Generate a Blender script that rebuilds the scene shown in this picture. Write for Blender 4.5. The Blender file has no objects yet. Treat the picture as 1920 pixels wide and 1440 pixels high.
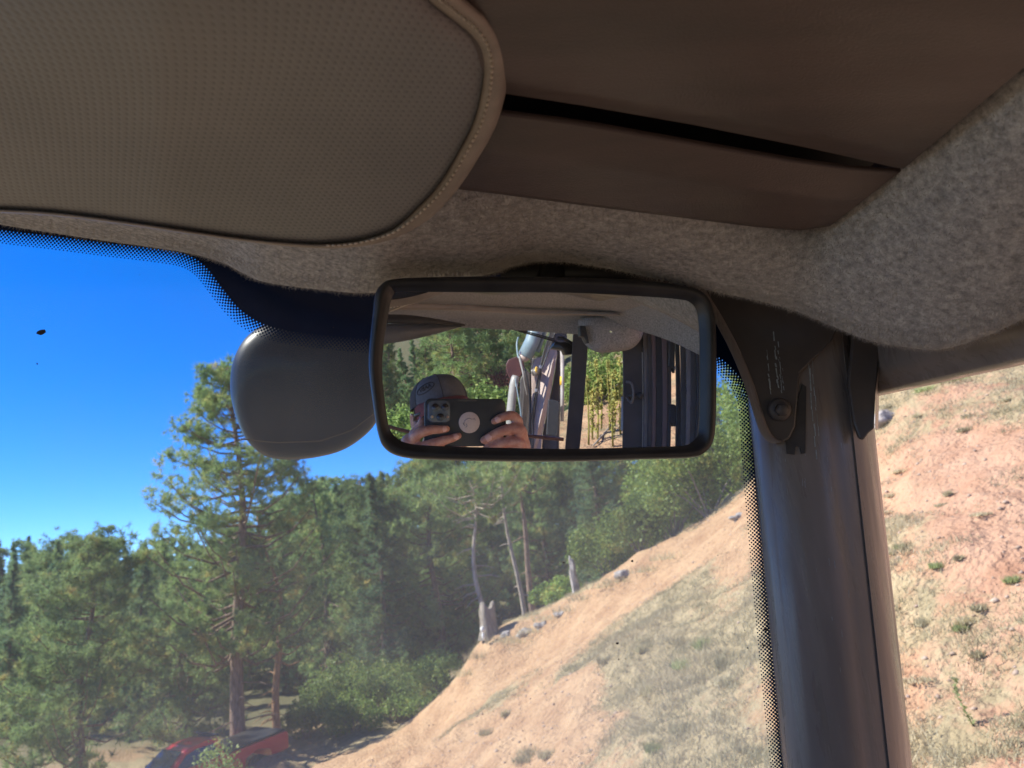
import bpy, math, random
import numpy as np
from mathutils import Vector, Matrix, noise
R = math.radians
random.seed(7); RNG = np.random.default_rng(7)
scene = bpy.context.scene
COL = scene.collection

# ------------------------------------------------------------ camera, sky, sun
F = 1400.0
PITCH, ROLL = R(13), R(7)
r0 = Vector((1, 0, 0)); u0 = Vector((0, -math.sin(PITCH), math.cos(PITCH))); f0 = Vector((0, math.cos(PITCH), math.sin(PITCH)))
CR = r0*math.cos(ROLL) - u0*math.sin(ROLL)
CU = r0*math.sin(ROLL) + u0*math.cos(ROLL)
CAM = Vector((0, 0, 2.4))
cd = bpy.data.cameras.new('camera'); co = bpy.data.objects.new('camera', cd); COL.objects.link(co)
m = Matrix.Identity(4)
for i in range(3):
    m[i][0] = CR[i]; m[i][1] = CU[i]; m[i][2] = -f0[i]; m[i][3] = CAM[i]
co.matrix_world = m
cd.sensor_width = 36; cd.lens = 36*F/1920; cd.clip_start = 0.004; cd.clip_end = 3000
cd.dof.use_dof = True; cd.dof.focus_distance = 0.62; cd.dof.aperture_fstop = 15.0
scene.camera = co
SUN = Vector((-0.78, 0.09, 0.72)).normalized()
world = bpy.data.worlds.new('World'); scene.world = world; world.use_nodes = True
wn = world.node_tree; bg = wn.nodes['Background']
sk = wn.nodes.new('ShaderNodeTexSky'); sk.sky_type = 'NISHITA'; sk.sun_disc = False
sk.sun_elevation = math.asin(SUN.z); sk.sun_rotation = math.atan2(SUN.x, SUN.y)
sk.altitude = 2300; sk.air_density = 0.7; sk.dust_density = 0.2; sk.ozone_density = 3.5
hs = wn.nodes.new('ShaderNodeHueSaturation'); hs.inputs['Saturation'].default_value = 1.34; hs.inputs['Hue'].default_value = .513
wn.links.new(sk.outputs[0], hs.inputs['Color']); wn.links.new(hs.outputs[0], bg.inputs['Color'])
bg.inputs['Strength'].default_value = 0.15
sd = bpy.data.lights.new('sun', 'SUN'); sd.energy = 5.0; sd.angle = R(0.5); sd.color = (1.0, 0.94, 0.84)
so = bpy.data.objects.new('sun', sd); COL.objects.link(so)
so.rotation_euler = (-SUN).to_track_quat('-Z', 'Y').to_euler(); so.location = (-30, -10, 40)
scene.view_settings.view_transform = 'Standard'; scene.view_settings.look = 'None'
scene.view_settings.exposure = 1.0; scene.view_settings.gamma = 1.0
scene.cycles.max_bounces = 10; scene.cycles.diffuse_bounces = 6; scene.cycles.transparent_max_bounces = 24
scene.cycles.use_denoising = True
scene.cycles.sample_clamp_indirect = 6.0

# ------------------------------------------------------------ coordinate helpers
def K(x, y, z):                     # camera frame (right, up, forward) to world
    return CAM + CR*x + CU*y + f0*z
def P(px, py, d):                   # picture position and axial distance to world
    return K((px-960)/F*d, (720-py)/F*d, d)
cP = R(13.3)
def CB(x, up, fwd):                 # cab frame
    return K(x, up*math.cos(cP) - fwd*math.sin(cP), up*math.sin(cP) + fwd*math.cos(cP))
MD, MR = 0.5, 1.41                  # mirror distance and radius of its slightly convex glass
FOOT = (817, 763)
def ray(px, py):
    return (CR*((px-960)/F) + CU*((720-py)/F) + f0).normalized()
MU = ray(*FOOT); MC = CAM + MU*(MD + MR)
def mhit(px, py):
    d = ray(px, py); oc = CAM - MC
    b = d.dot(oc); c = oc.dot(oc) - MR*MR
    t = -b - math.sqrt(max(b*b - c, 0))
    p = CAM + d*t
    return p, (p-MC).normalized(), d
def M(px, py, dist):                # the point seen at (px,py) in the convex mirror, dist metres from the glass
    p, n, d = mhit(px, py)
    return p + (d - n*(2*d.dot(n)))*dist
def mscale(u):                      # picture pixels per metre at distance u behind the glass
    v = 1/(1/u + 2/MR); return F*v/(u*(MD+v))

def interp(pts, n, closed=False):   # Catmull-Rom resample
    pts = [Vector(p) for p in pts]; out = []
    m_ = len(pts); segs = m_ if closed else m_-1
    for k in range(n):
        t = k/(n if closed else n-1)*segs
        i = min(int(t), segs-1); f = t-i
        g = lambda j: pts[j % m_] if closed else pts[max(0, min(m_-1, j))]
        a, b, c, d = g(i-1), g(i), g(i+1), g(i+2)
        out.append(0.5*((2*b) + (c-a)*f + (2*a-5*b+4*c-d)*f*f + (3*b-a-3*c+d)*f*f*f))
    return out
def lin(pts, n):                    # linear resample by parameter
    out = []
    for k in range(n):
        t = k/(n-1)*(len(pts)-1); i = min(int(t), len(pts)-2); f = t-i
        out.append(Vector(pts[i])*(1-f) + Vector(pts[i+1])*f)
    return out

# ------------------------------------------------------------ mesh builder
class MB:
    def __init__(s): s.v = []; s.f = []; s.uv = None
    def add(s, vs, fs):
        o = len(s.v); s.v += [Vector(x) for x in vs]; s.f += [tuple(i+o for i in f) for f in fs]
    def grid(s, rows, closed=False, flip=False):
        n = len(rows[0]); vs = [p for r in rows for p in r]; fs = []
        for i in range(len(rows)-1):
            for j in range(n if closed else n-1):
                k = (j+1) % n
                q = (i*n+j, i*n+k, (i+1)*n+k, (i+1)*n+j)
                fs.append(q[::-1] if flip else q)
        s.add(vs, fs)
    def tube(s, pts, rad, seg=10, cap=True, up=None):
        pts = [Vector(p) for p in pts]; rows = []
        if not hasattr(rad, '__len__'): rad = [rad]*len(pts)
        x = None
        for i, p in enumerate(pts):
            t = (pts[min(i+1, len(pts)-1)] - pts[max(i-1, 0)])
            if t.length < 1e-9: t = Vector((0, 0, 1))
            t.normalize()
            if x is None:
                a = Vector((0, 0, 1)) if abs(t.z) < .9 else Vector((1, 0, 0))
                x = t.cross(a).normalized()
            else:
                x = (x - t*x.dot(t)); x.normalize()
            y = t.cross(x)
            rows.append([p + (x*math.cos(k*2*math.pi/seg) + y*math.sin(k*2*math.pi/seg))*rad[i] for k in range(seg)])
        o = len(s.v); s.grid(rows, closed=True)
        if cap:
            s.f.append(tuple(range(o, o+seg))[::-1]); e = len(s.v); s.f.append(tuple(range(e-seg, e)))
    def hull_quad(s, a, b, c, d, off):   # a slab: quad a b c d, extruded by vector off
        vs = [a, b, c, d]; vs = [Vector(v) for v in vs] + [Vector(v)+off for v in vs]
        s.add(vs, [(0, 1, 2, 3), (7, 6, 5, 4), (0, 4, 5, 1), (1, 5, 6, 2), (2, 6, 7, 3), (3, 7, 4, 0)])
    def poly(s, pts, off):               # prism from a polygon outline
        n = len(pts); pts = [Vector(p) for p in pts]
        s.add(pts + [p+off for p in pts], [tuple(range(n)), tuple(range(n, 2*n))[::-1]] + [(i, i+n, (i+1) % n + n, (i+1) % n) for i in range(n)])
    def box(s, c, ax, ay, az):           # centre and three half-axis vectors
        vs = [c+ax*i+ay*j+az*k for k in (-1, 1) for j in (-1, 1) for i in (-1, 1)]
        s.add(vs, [(0, 2, 3, 1), (4, 5, 7, 6), (0, 1, 5, 4), (2, 6, 7, 3), (0, 4, 6, 2), (1, 3, 7, 5)])
    def ball(s, c, ax, ay, az, nu=16, nv=10, t0=0, t1=math.pi):
        rows = []
        for i in range(nv+1):
            t = t0 + (t1-t0)*i/nv
            rows.append([c + az*math.cos(t) + (ax*math.cos(2*math.pi*j/nu) + ay*math.sin(2*math.pi*j/nu))*math.sin(t) for j in range(nu)])
        s.grid(rows, closed=True)
def raw(name, v, f, mat, loc, parent=None, smooth=True):
    me = bpy.data.meshes.new(name)
    v = np.asarray(v, dtype=float).reshape(-1, 3) - np.array(loc)
    me.from_pydata(v.tolist() if not isinstance(f, np.ndarray) else [], [], f if not isinstance(f, np.ndarray) else [])
    if isinstance(f, np.ndarray):
        me.vertices.add(len(v)); me.vertices.foreach_set('co', v.ravel())
        k = f.shape[1]; me.loops.add(f.size); me.loops.foreach_set('vertex_index', f.ravel().astype(np.int32))
        me.polygons.add(len(f)); me.polygons.foreach_set('loop_start', np.arange(0, f.size, k, dtype=np.int32))
        me.update(calc_edges=True)
    if smooth: me.polygons.foreach_set('use_smooth', [True]*len(me.polygons))
    me.materials.append(mat)
    o = bpy.data.objects.new(name, me); COL.objects.link(o)
    if parent is not None: o.parent = parent
    else: o.location = loc
    me.update()
    return o
def part(name, mb, mat, root, smooth=True, bevel=0):
    base = root
    loc = ORIG[root.name]
    o = raw(name, [tuple(v) for v in mb.v], mb.f, mat, loc, parent=root, smooth=smooth)
    ORIG[o.name] = loc
    fix(o)
    if bevel:
        bv = o.modifiers.new('bevel', 'BEVEL'); bv.width = bevel; bv.segments = 2; bv.limit_method = 'ANGLE'; bv.angle_limit = R(35)
    return o
def fix(o):
    import bmesh
    bm = bmesh.new(); bm.from_mesh(o.data); bmesh.ops.recalc_face_normals(bm, faces=bm.faces); bm.to_mesh(o.data); bm.free()
ORIG = {}
def thing(name, label, cat, loc, group=None):
    o = bpy.data.objects.new(name, None); COL.objects.link(o); o.location = loc; o.empty_display_size = .1
    o['label'] = label; o['category'] = cat
    if group: o['group'] = group
    ORIG[o.name] = Vector(loc); return o
def single(name, mb, mat, label, cat, loc=None, group=None, kind=None, smooth=True, bevel=0):
    if loc is None: loc = sum(mb.v, Vector())/len(mb.v)
    o = raw(name, [tuple(v) for v in mb.v], mb.f, mat, Vector(loc), smooth=smooth); ORIG[o.name] = Vector(loc); fix(o)
    if label: o['label'] = label
    if cat: o['category'] = cat
    if group: o['group'] = group
    if kind: o['kind'] = kind
    if bevel:
        bv = o.modifiers.new('bevel', 'BEVEL'); bv.width = bevel; bv.segments = 2; bv.limit_method = 'ANGLE'; bv.angle_limit = R(35)
    return o
def autosmooth(o, ang=40):
    o.data.set_sharp_from_angle(angle=R(ang))

# ------------------------------------------------------------ materials
def nodes(name):
    m_ = bpy.data.materials.new(name); m_.use_nodes = True
    nt = m_.node_tree; return m_, nt, nt.nodes['Principled BSDF']
def N(nt, t, **k):
    n = nt.nodes.new('ShaderNode'+t)
    for a, b in k.items():
        if a.startswith('i_'): n.inputs[a[2:].replace('_', ' ')].default_value = b
        else: setattr(n, a, b)
    return n
def noise_col(nt, c1, c2, scale, lo=.35, hi=.65, detail=5, coord='Object', stretch=None, c3=None):
    tc = N(nt, 'TexCoord'); nz = N(nt, 'TexNoise', i_Scale=scale, i_Detail=detail); nz.inputs['Roughness'].default_value = .6
    if stretch:
        mp = N(nt, 'Mapping'); mp.inputs['Scale'].default_value = stretch
        nt.links.new(tc.outputs[coord], mp.inputs[0]); nt.links.new(mp.outputs[0], nz.inputs['Vector'])
    else: nt.links.new(tc.outputs[coord], nz.inputs['Vector'])
    cr = N(nt, 'ValToRGB'); e = cr.color_ramp.elements
    e[0].position = lo; e[0].color = (*c1, 1); e[1].position = hi; e[1].color = (*c2, 1)
    if c3: x = e.new(min(hi+.1, .98)); x.color = (*c3, 1)
    nt.links.new(nz.outputs['Fac'], cr.inputs[0]); return cr, nz
def mat(name, c1, c2=None, scale=20, rough=.6, bump=0, bscale=None, metal=0, lo=.35, hi=.65, spec=.5, stretch=None, c3=None, dist=.01, coat=0):
    m_, nt, b = nodes(name); c2 = c2 or c1
    cr, nz = noise_col(nt, c1, c2, scale, lo, hi, stretch=stretch, c3=c3)
    nt.links.new(cr.outputs[0], b.inputs['Base Color'])
    b.inputs['Roughness'].default_value = rough; b.inputs['Metallic'].default_value = metal
    b.inputs['Specular IOR Level'].default_value = spec; b.inputs['Coat Weight'].default_value = coat
    if bump:
        tc = N(nt, 'TexCoord'); n2 = N(nt, 'TexNoise', i_Scale=bscale or scale*3, i_Detail=6)
        nt.links.new(tc.outputs['Object'], n2.inputs['Vector'])
        bp = N(nt, 'Bump'); bp.inputs['Strength'].default_value = bump; bp.inputs['Distance'].default_value = dist
        nt.links.new(n2.outputs['Fac'], bp.inputs['Height']); nt.links.new(bp.outputs[0], b.inputs['Normal'])
    return m_
FELT = mat('felt', (.155, .150, .147), (.46, .43, .40), 210, .95, .5, 1500, lo=.36, hi=.64, spec=.1, dist=.0009)
for n_ in FELT.node_tree.nodes:
    if n_.type == 'TEX_NOISE': n_.inputs['Detail'].default_value = 12; n_.inputs['Roughness'].default_value = .78
FUZZ = mat('felt_fibre', (.32, .29, .26), (.44, .40, .355), 60, .95, spec=.1)
PANEL = mat('smoked_panel', (.052, .038, .034), (.080, .055, .049), 7, .36, .2, 900, spec=.3, stretch=(1, 5, 5), lo=.3, hi=.7, dist=.002)
BLACKGAP = mat('dark_gap', (.008, .006, .006), (.02, .014, .012), 12, .5)
RUBBER = mat('black_rubber', (.014, .014, .015), (.030, .028, .027), 40, .42, .05, 300, dist=.001)
STEEL = mat('grey_brown_paint', (.150, .128, .115), (.205, .176, .158), 14, .30, .03, 120, stretch=(3, 3, .4), dist=.001, spec=.42)
STEELD = mat('dark_brown_paint', (.050, .043, .040), (.075, .064, .058), 10, .42, .1, 200, dist=.001)
SCRATCH = mat('scuffed_primer', (.18, .21, .22), (.33, .37, .38), 300, .6)
FRIT = mat('frit_enamel', (.003, .010, .040), (.005, .015, .055), 20, .25)
TRIM = mat('visor_trim', (.17, .14, .115), (.23, .19, .155), 80, .5, .25, 700, dist=.001)
THREAD = mat('pale_thread', (.42, .37, .30), (.55, .48, .40), 100, .7)
def perforated():
    m_, nt, b = nodes('perforated_vinyl')
    uv = N(nt, 'UVMap'); sx = N(nt, 'SeparateXYZ'); nt.links.new(uv.outputs[0], sx.inputs[0])
    def mth(op, a, b_=None, **k):
        n = N(nt, 'Math', operation=op)
        for i, v in enumerate((a, b_)):
            if v is None: continue
            if isinstance(v, (int, float)): n.inputs[i].default_value = v
            else: nt.links.new(v, n.inputs[i])
        return n.outputs[0]
    u = mth('MULTIPLY', sx.outputs[0], 1/.0031); v = mth('MULTIPLY', sx.outputs[1], 1/.0018)
    row = mth('FLOOR', v); odd = mth('MULTIPLY', mth('MODULO', mth('ABSOLUTE', row), 2.0), .5)
    fu = mth('SUBTRACT', mth('FRACT', mth('ADD', u, odd)), .5); fv = mth('SUBTRACT', mth('FRACT', v), .5)
    d = mth('SQRT', mth('ADD', mth('POWER', mth('MULTIPLY', fu, 1.7), 2.0), mth('POWER', fv, 2.0)))
    cr = N(nt, 'ValToRGB'); nt.links.new(d, cr.inputs[0])
    cr.color_ramp.elements[0].position = .16; cr.color_ramp.elements[0].color = (.10, .09, .09, 1)
    cr.color_ramp.elements[1].position = .30; cr.color_ramp.elements[1].color = (1, 1, 1, 1)
    base, _ = noise_col(nt, (.112, .113, .114), (.155, .153, .150), 7)
    mx = N(nt, 'Mix', data_type='RGBA', blend_type='MULTIPLY'); mx.inputs[0].default_value = .46
    nt.links.new(base.outputs[0], mx.inputs[6]); nt.links.new(cr.outputs[0], mx.inputs[7])
    nt.links.new(mx.outputs[2], b.inputs['Base Color'])
    bp = N(nt, 'Bump'); bp.inputs['Strength'].default_value = .5; bp.inputs['Distance'].default_value = .0006
    nt.links.new(d, bp.inputs['Height']); nt.links.new(bp.outputs[0], b.inputs['Normal'])
    b.inputs['Roughness'].default_value = .5; return m_
VISOR = perforated()
def glassy(name, dust=.04, tint=(.93, .97, .96), rough=0.0, dcol=(.55, .5, .42), low=None):
    m_, nt, b = nodes(name); out = nt.nodes['Material Output']; nt.nodes.remove(b)
    tr = N(nt, 'BsdfTransparent'); tr.inputs[0].default_value = (*tint, 1)
    gl = N(nt, 'BsdfGlossy'); gl.inputs['Roughness'].default_value = .03; gl.inputs[0].default_value = (1, 1, 1, 1)
    df = N(nt, 'BsdfDiffuse'); df.inputs[0].default_value = (*dcol, 1); tl = N(nt, 'BsdfTranslucent'); tl.inputs[0].default_value = (*dcol, 1)
    ad = N(nt, 'MixShader'); nt.links.new(df.outputs[0], ad.inputs[1]); nt.links.new(tl.outputs[0], ad.inputs[2])
    fr = N(nt, 'Fresnel'); fr.inputs[0].default_value = 1.06
    m1 = N(nt, 'MixShader'); nt.links.new(fr.outputs[0], m1.inputs[0]); nt.links.new(tr.outputs[0], m1.inputs[1]); nt.links.new(gl.outputs[0], m1.inputs[2])
    tc = N(nt, 'TexCoord'); nz = N(nt, 'TexNoise', i_Scale=9.0, i_Detail=8.0); nt.links.new(tc.outputs['Object'], nz.inputs[0])
    mr = N(nt, 'MapRange'); mr.inputs['From Min'].default_value = .3; mr.inputs['From Max'].default_value = .75
    mr.inputs['To Min'].default_value = dust*.72; mr.inputs['To Max'].default_value = dust*1.35
    nt.links.new(nz.outputs[0], mr.inputs[0]); fac = mr.outputs[0]
    if low:
        sp = N(nt, 'SeparateXYZ'); nt.links.new(tc.outputs['Object'], sp.inputs[0])
        mz = N(nt, 'MapRange'); mz.inputs['From Min'].default_value = low[0]; mz.inputs['From Max'].default_value = low[1]; mz.inputs['To Min'].default_value = .28; mz.inputs['To Max'].default_value = 1.15
        mx_ = N(nt, 'MapRange'); mx_.inputs['From Min'].default_value = low[2]; mx_.inputs['From Max'].default_value = low[3]; mx_.inputs['To Min'].default_value = .62; mx_.inputs['To Max'].default_value = 1.15
        nt.links.new(sp.outputs[2], mz.inputs[0]); nt.links.new(sp.outputs[0], mx_.inputs[0])
        a1 = N(nt, 'Math', operation='MULTIPLY'); a2 = N(nt, 'Math', operation='MULTIPLY'); nt.links.new(mz.outputs[0], a1.inputs[0]); nt.links.new(mx_.outputs[0], a1.inputs[1]); nt.links.new(a1.outputs[0], a2.inputs[0]); nt.links.new(fac, a2.inputs[1]); fac = a2.outputs[0]
    m2 = N(nt, 'MixShader'); nt.links.new(fac, m2.inputs[0]); nt.links.new(m1.outputs[0], m2.inputs[1]); nt.links.new(ad.outputs[0], m2.inputs[2])
    nt.links.new(m2.outputs[0], out.inputs[0]); return m_
GLASS = glassy('dusty_windshield_glass', .195, dcol=(.80, .80, .76), low=(1.48, 1.20, -.28, .22))
GLASS2 = glassy('side_glass', .07)
def mirror_mat():
    m_, nt, b = nodes('mirror_glass')
    b.inputs['Base Color'].default_value = (.90, .92, .93, 1); b.inputs['Metallic'].default_value = 1; b.inputs['Roughness'].default_value = .0
    out = nt.nodes['Material Output']; df = N(nt, 'BsdfDiffuse'); df.inputs[0].default_value = (.5, .46, .4, 1)
    mx = N(nt, 'MixShader'); mx.inputs[0].default_value = .05
    nt.links.new(b.outputs[0], mx.inputs[1]); nt.links.new(df.outputs[0], mx.inputs[2]); nt.links.new(mx.outputs[0], out.inputs[0]); return m_
MIRROR = mirror_mat()
def leaf_mat(name, c1, c2, c3, scale=1.2, tl=.3):
    m_, nt, b = nodes(name); out = nt.nodes['Material Output']
    tc = N(nt, 'TexCoord'); oi = N(nt, 'ObjectInfo')
    ad = N(nt, 'VectorMath', operation='ADD'); nt.links.new(tc.outputs['Object'], ad.inputs[0])
    sc_ = N(nt, 'VectorMath', operation='SCALE'); sc_.inputs[3].default_value = 40
    cmb = N(nt, 'CombineXYZ'); nt.links.new(oi.outputs['Random'], cmb.inputs[0]); nt.links.new(cmb.outputs[0], sc_.inputs[0]); nt.links.new(sc_.outputs[0], ad.inputs[1])
    nz = N(nt, 'TexNoise', i_Scale=scale, i_Detail=6.0); nt.links.new(ad.outputs[0], nz.inputs['Vector'])
    cr = N(nt, 'ValToRGB'); e = cr.color_ramp.elements
    e[0].position = .36; e[0].color = (*c1, 1); e[1].position = .56; e[1].color = (*c2, 1); x = e.new(.72); x.color = (*c3, 1)
    nt.links.new(nz.outputs['Fac'], cr.inputs[0])
    hsv = N(nt, 'HueSaturation'); nt.links.new(cr.outputs[0], hsv.inputs['Color'])
    mr = N(nt, 'MapRange'); mr.inputs['To Min'].default_value = .75; mr.inputs['To Max'].default_value = 1.3; nt.links.new(oi.outputs['Random'], mr.inputs[0]); nt.links.new(mr.outputs[0], hsv.inputs['Value'])
    nt.links.new(hsv.outputs[0], b.inputs['Base Color']); b.inputs['Roughness'].default_value = .55; b.inputs['Specular IOR Level'].default_value = .35
    t = N(nt, 'BsdfTranslucent'); nt.links.new(hsv.outputs[0], t.inputs[0])
    mx = N(nt, 'MixShader'); mx.inputs[0].default_value = tl; nt.links.new(b.outputs[0], mx.inputs[1]); nt.links.new(t.outputs[0], mx.inputs[2]); nt.links.new(mx.outputs[0], out.inputs[0]); return m_
PINE = leaf_mat('pine_needles', (.15, .235, .095), (.26, .345, .125), (.48, .37, .13), 1.1, .5)
FIR = leaf_mat('fir_needles', (.12, .215, .115), (.21, .31, .14), (.31, .36, .13), .8, .5)
OAK = leaf_mat('oak_leaves', (.14, .215, .05), (.235, .33, .08), (.40, .36, .10), 1.6, .4)
YEL = leaf_mat('yellow_stalk', (.20, .21, .05), (.34, .32, .08), (.38, .30, .10), 3, .3)
REDL = leaf_mat('red_leaves', (.10, .035, .03), (.16, .06, .05), (.2, .10, .06), 2, .3)
HGRASS = leaf_mat('dry_grass_blades', (.38, .35, .22), (.50, .44, .29), (.58, .49, .33), 1.0, .35)
GGRASS = leaf_mat('green_grass_blades', (.26, .32, .13), (.34, .38, .17), (.42, .40, .22), 4, .35)
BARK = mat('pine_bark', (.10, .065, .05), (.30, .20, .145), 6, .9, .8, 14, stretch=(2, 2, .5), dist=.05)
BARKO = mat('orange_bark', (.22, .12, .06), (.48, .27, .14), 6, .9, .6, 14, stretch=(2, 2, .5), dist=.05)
BARKG = mat('grey_dead_wood', (.13, .115, .095), (.30, .255, .21), 8, .9, .6, 20, stretch=(2, 2, .4), dist=.03)
def rough_var(m_, scale, stretch, lo, hi):
    nt = m_.node_tree; b = nt.nodes['Principled BSDF']; tc = N(nt, 'TexCoord'); mp = N(nt, 'Mapping'); mp.inputs['Scale'].default_value = stretch
    nz = N(nt, 'TexNoise', i_Scale=scale, i_Detail=8.0); nz.inputs['Roughness'].default_value = .65; mr = N(nt, 'MapRange'); mr.inputs['From Min'].default_value = .35; mr.inputs['From Max'].default_value = .65
    mr.inputs['To Min'].default_value = lo; mr.inputs['To Max'].default_value = hi
    nt.links.new(tc.outputs['Object'], mp.inputs[0]); nt.links.new(mp.outputs[0], nz.inputs['Vector']); nt.links.new(nz.outputs[0], mr.inputs[0]); nt.links.new(mr.outputs[0], b.inputs['Roughness'])
rough_var(PANEL, 9, (1, 5, 5), .30, .44); rough_var(STEEL, 22, (3, 3, .35), .20, .42); rough_var(STEELD, 30, (1, 1, 1), .28, .6)
BARKP = mat('pale_pine_bark', (.26, .21, .17), (.50, .42, .35), 8, .9, .6, 20, stretch=(2, 2, .4), dist=.03)
ROCK = mat('granite', (.20, .18, .17), (.45, .41, .38), 5, .9, .8, 9, dist=.06)
# ------------------------------------------------------------ ground
ctl = []
def cp(px, py, d): q = P(px, py, d); ctl.append((q.x, q.y, q.z))
for a in [(700,1440,16),(575,1442,22.5),(420,1500,20.5),(300,1510,20),(540,1465,24),(462,1470,25.5),(380,1484,23.5),(520,1458,26.5),(330,1500,22),(410,1480,27),(650,1412,23),(740,1381,26),(790,1359,29),(770,1398,20.5),(720,1425,18.5),(848,1350,33),(1000,1440,10),(880,1400,14),(1400,1440,6.2),
          (1250,1200,11.5),(1100,1250,13),(950,1325,16),(1400,1200,9.2),(1400,1080,12.5),(1260,1105,15.5),(1120,1190,17),(1000,1260,18),
          (1400,958,17),(1340,990,18),(1180,1058,20),(1100,1112,21),(1020,1165,22),(940,1176,22.7),(905,1192,23),(880,1235,22.8),(840,1292,22.3),(800,1345,22),
          (1385,985,16.2),(1190,1102,18.7),(1030,1216,20.2),(930,1262,20.7),(865,1326,20.4),(1105,1158,19.4),(815,1385,20.6),
          (960,1350,33),(1180,1066,24),(1400,960,23),(1000,1225,27),(1200,1050,38),(1000,1150,48),(1300,900,62),(700,1330,32),
          (500,1400,25),(300,1440,26),(60,1440,27),(-250,1440,28),(500,1330,38),(200,1335,44),(0,1330,44),(100,1215,90),(-300,1215,90),(600,1190,90),(1000,1000,95),(1500,850,90),
          (1700,1000,8),(1900,1000,7),(1900,1400,4.7),(1700,1400,5.2),(1700,760,12.5),(1900,700,11.5),(1900,600,14),(1700,620,16.5),(2250,900,6.5),(2300,500,12),(2250,1400,3.9),(1600,700,22),(2300,300,25)]:
    cp(*a)
for a in [(0,0,0),(-2,0,-.05),(2,0,.1),(0,2,0),(-2,2.5,-.1),(2,2.2,.3),(0,-2,0),(-5,0,-.8),(-12,0,-2.2),(-30,0,-5),(-60,0,-8),(-5,6,-1.2),(-12,10,-3),(-25,25,-6),(-50,60,-2),
          (3,-3,.15),(5,-6,-.1),(2.9,-4.5,.2),(6,-11,-.5),(0,-6,-.2),(1,-10,-.9),(0,-16,-3),(3,-18,-2.6),(9,-15,-1.6),(14,-19,-2.2),(5,-30,-5),(15,-32,-4),(0,-50,-3),(20,-55,0),(-20,-20,-5),(-10,-8,-2),(8,-4,1.0),(14,-6,2.4),(25,-10,4.5),(30,-30,3),(40,10,12),(7,2,3.0)]:
    ctl.append(a)
ctl = np.array(ctl, dtype=float)
def mq(d2): return np.sqrt(d2 + .8**2)
nC = len(ctl)
D2 = ((ctl[:, None, :2]-ctl[None, :, :2])**2).sum(-1)
A = np.zeros((nC+1, nC+1)); A[:nC, :nC] = mq(D2) - np.eye(nC)*.05; A[:nC, nC] = 1; A[nC, :nC] = 1
WT = np.linalg.solve(A, np.append(ctl[:, 2], 0))
def hz(x, y):
    x = np.asarray(x, float); y = np.asarray(y, float); s = x.shape; x = x.ravel(); y = y.ravel(); out = np.empty(len(x))
    for i in range(0, len(x), 20000):
        d2 = (x[i:i+20000, None]-ctl[None, :, 0])**2 + (y[i:i+20000, None]-ctl[None, :, 1])**2
        out[i:i+20000] = mq(d2)@WT[:nC] + WT[nC]
    return out.reshape(s)
def h1(x, y):
    b_ = float(hz(np.array([x]), np.array([y]))[0]); return b_ + rough(x, y)
def rough(x, y):
    r_ = math.hypot(x, y); k = min(1, max(0, (r_-2.5)/3))
    v = noise.fractal(Vector((x*.55, y*.55, 0)), 1.0, 2.0, 4)*.16 + noise.noise(Vector((x*2.6, y*2.6, 3)))*.06 - abs(noise.noise(Vector((x*1.4, y*1.4, 13))))*.10 + noise.noise(Vector((x*7, y*7, 9)))*.022
    return v*k
TRACK = []
for a in [(620, 1425, 19, 3.2), (740, 1400, 20, 2.6), (790, 1440, 14, 2.4), (900, 1440, 12, 2.0), (1010, 1440, 9.8, 1.2), (930, 1255, 20.8, 1.9), (870, 1300, 20.6, 1.8), (1030, 1205, 20.4, 1.8), (1110, 1150, 19.6, 1.7), (1190, 1105, 18.8, 1.6), (1290, 1050, 17.6, 1.5), (1385, 985, 16.3, 1.3)]:
    q = P(a[0], a[1], a[2]); TRACK.append(((q.x, q.y), a[3]))
def cover(x, y):                    # how grassy the ground is, 0 bare to 1 covered
    c = .60 + noise.fractal(Vector((x*.32, y*.25, 5)), 1.0, 2.0, 5)*.55
    az = math.degrees(math.atan2(x, y))
    if 26 < az: c -= .20*min(1, (az-26)/5)
    for a, r_ in TRACK:
        d = math.hypot(x-a[0], y-a[1]); c -= .75*max(0, min(1, (r_*1.25-d)/(r_*.45)))
    return max(0, min(1, c))
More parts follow.
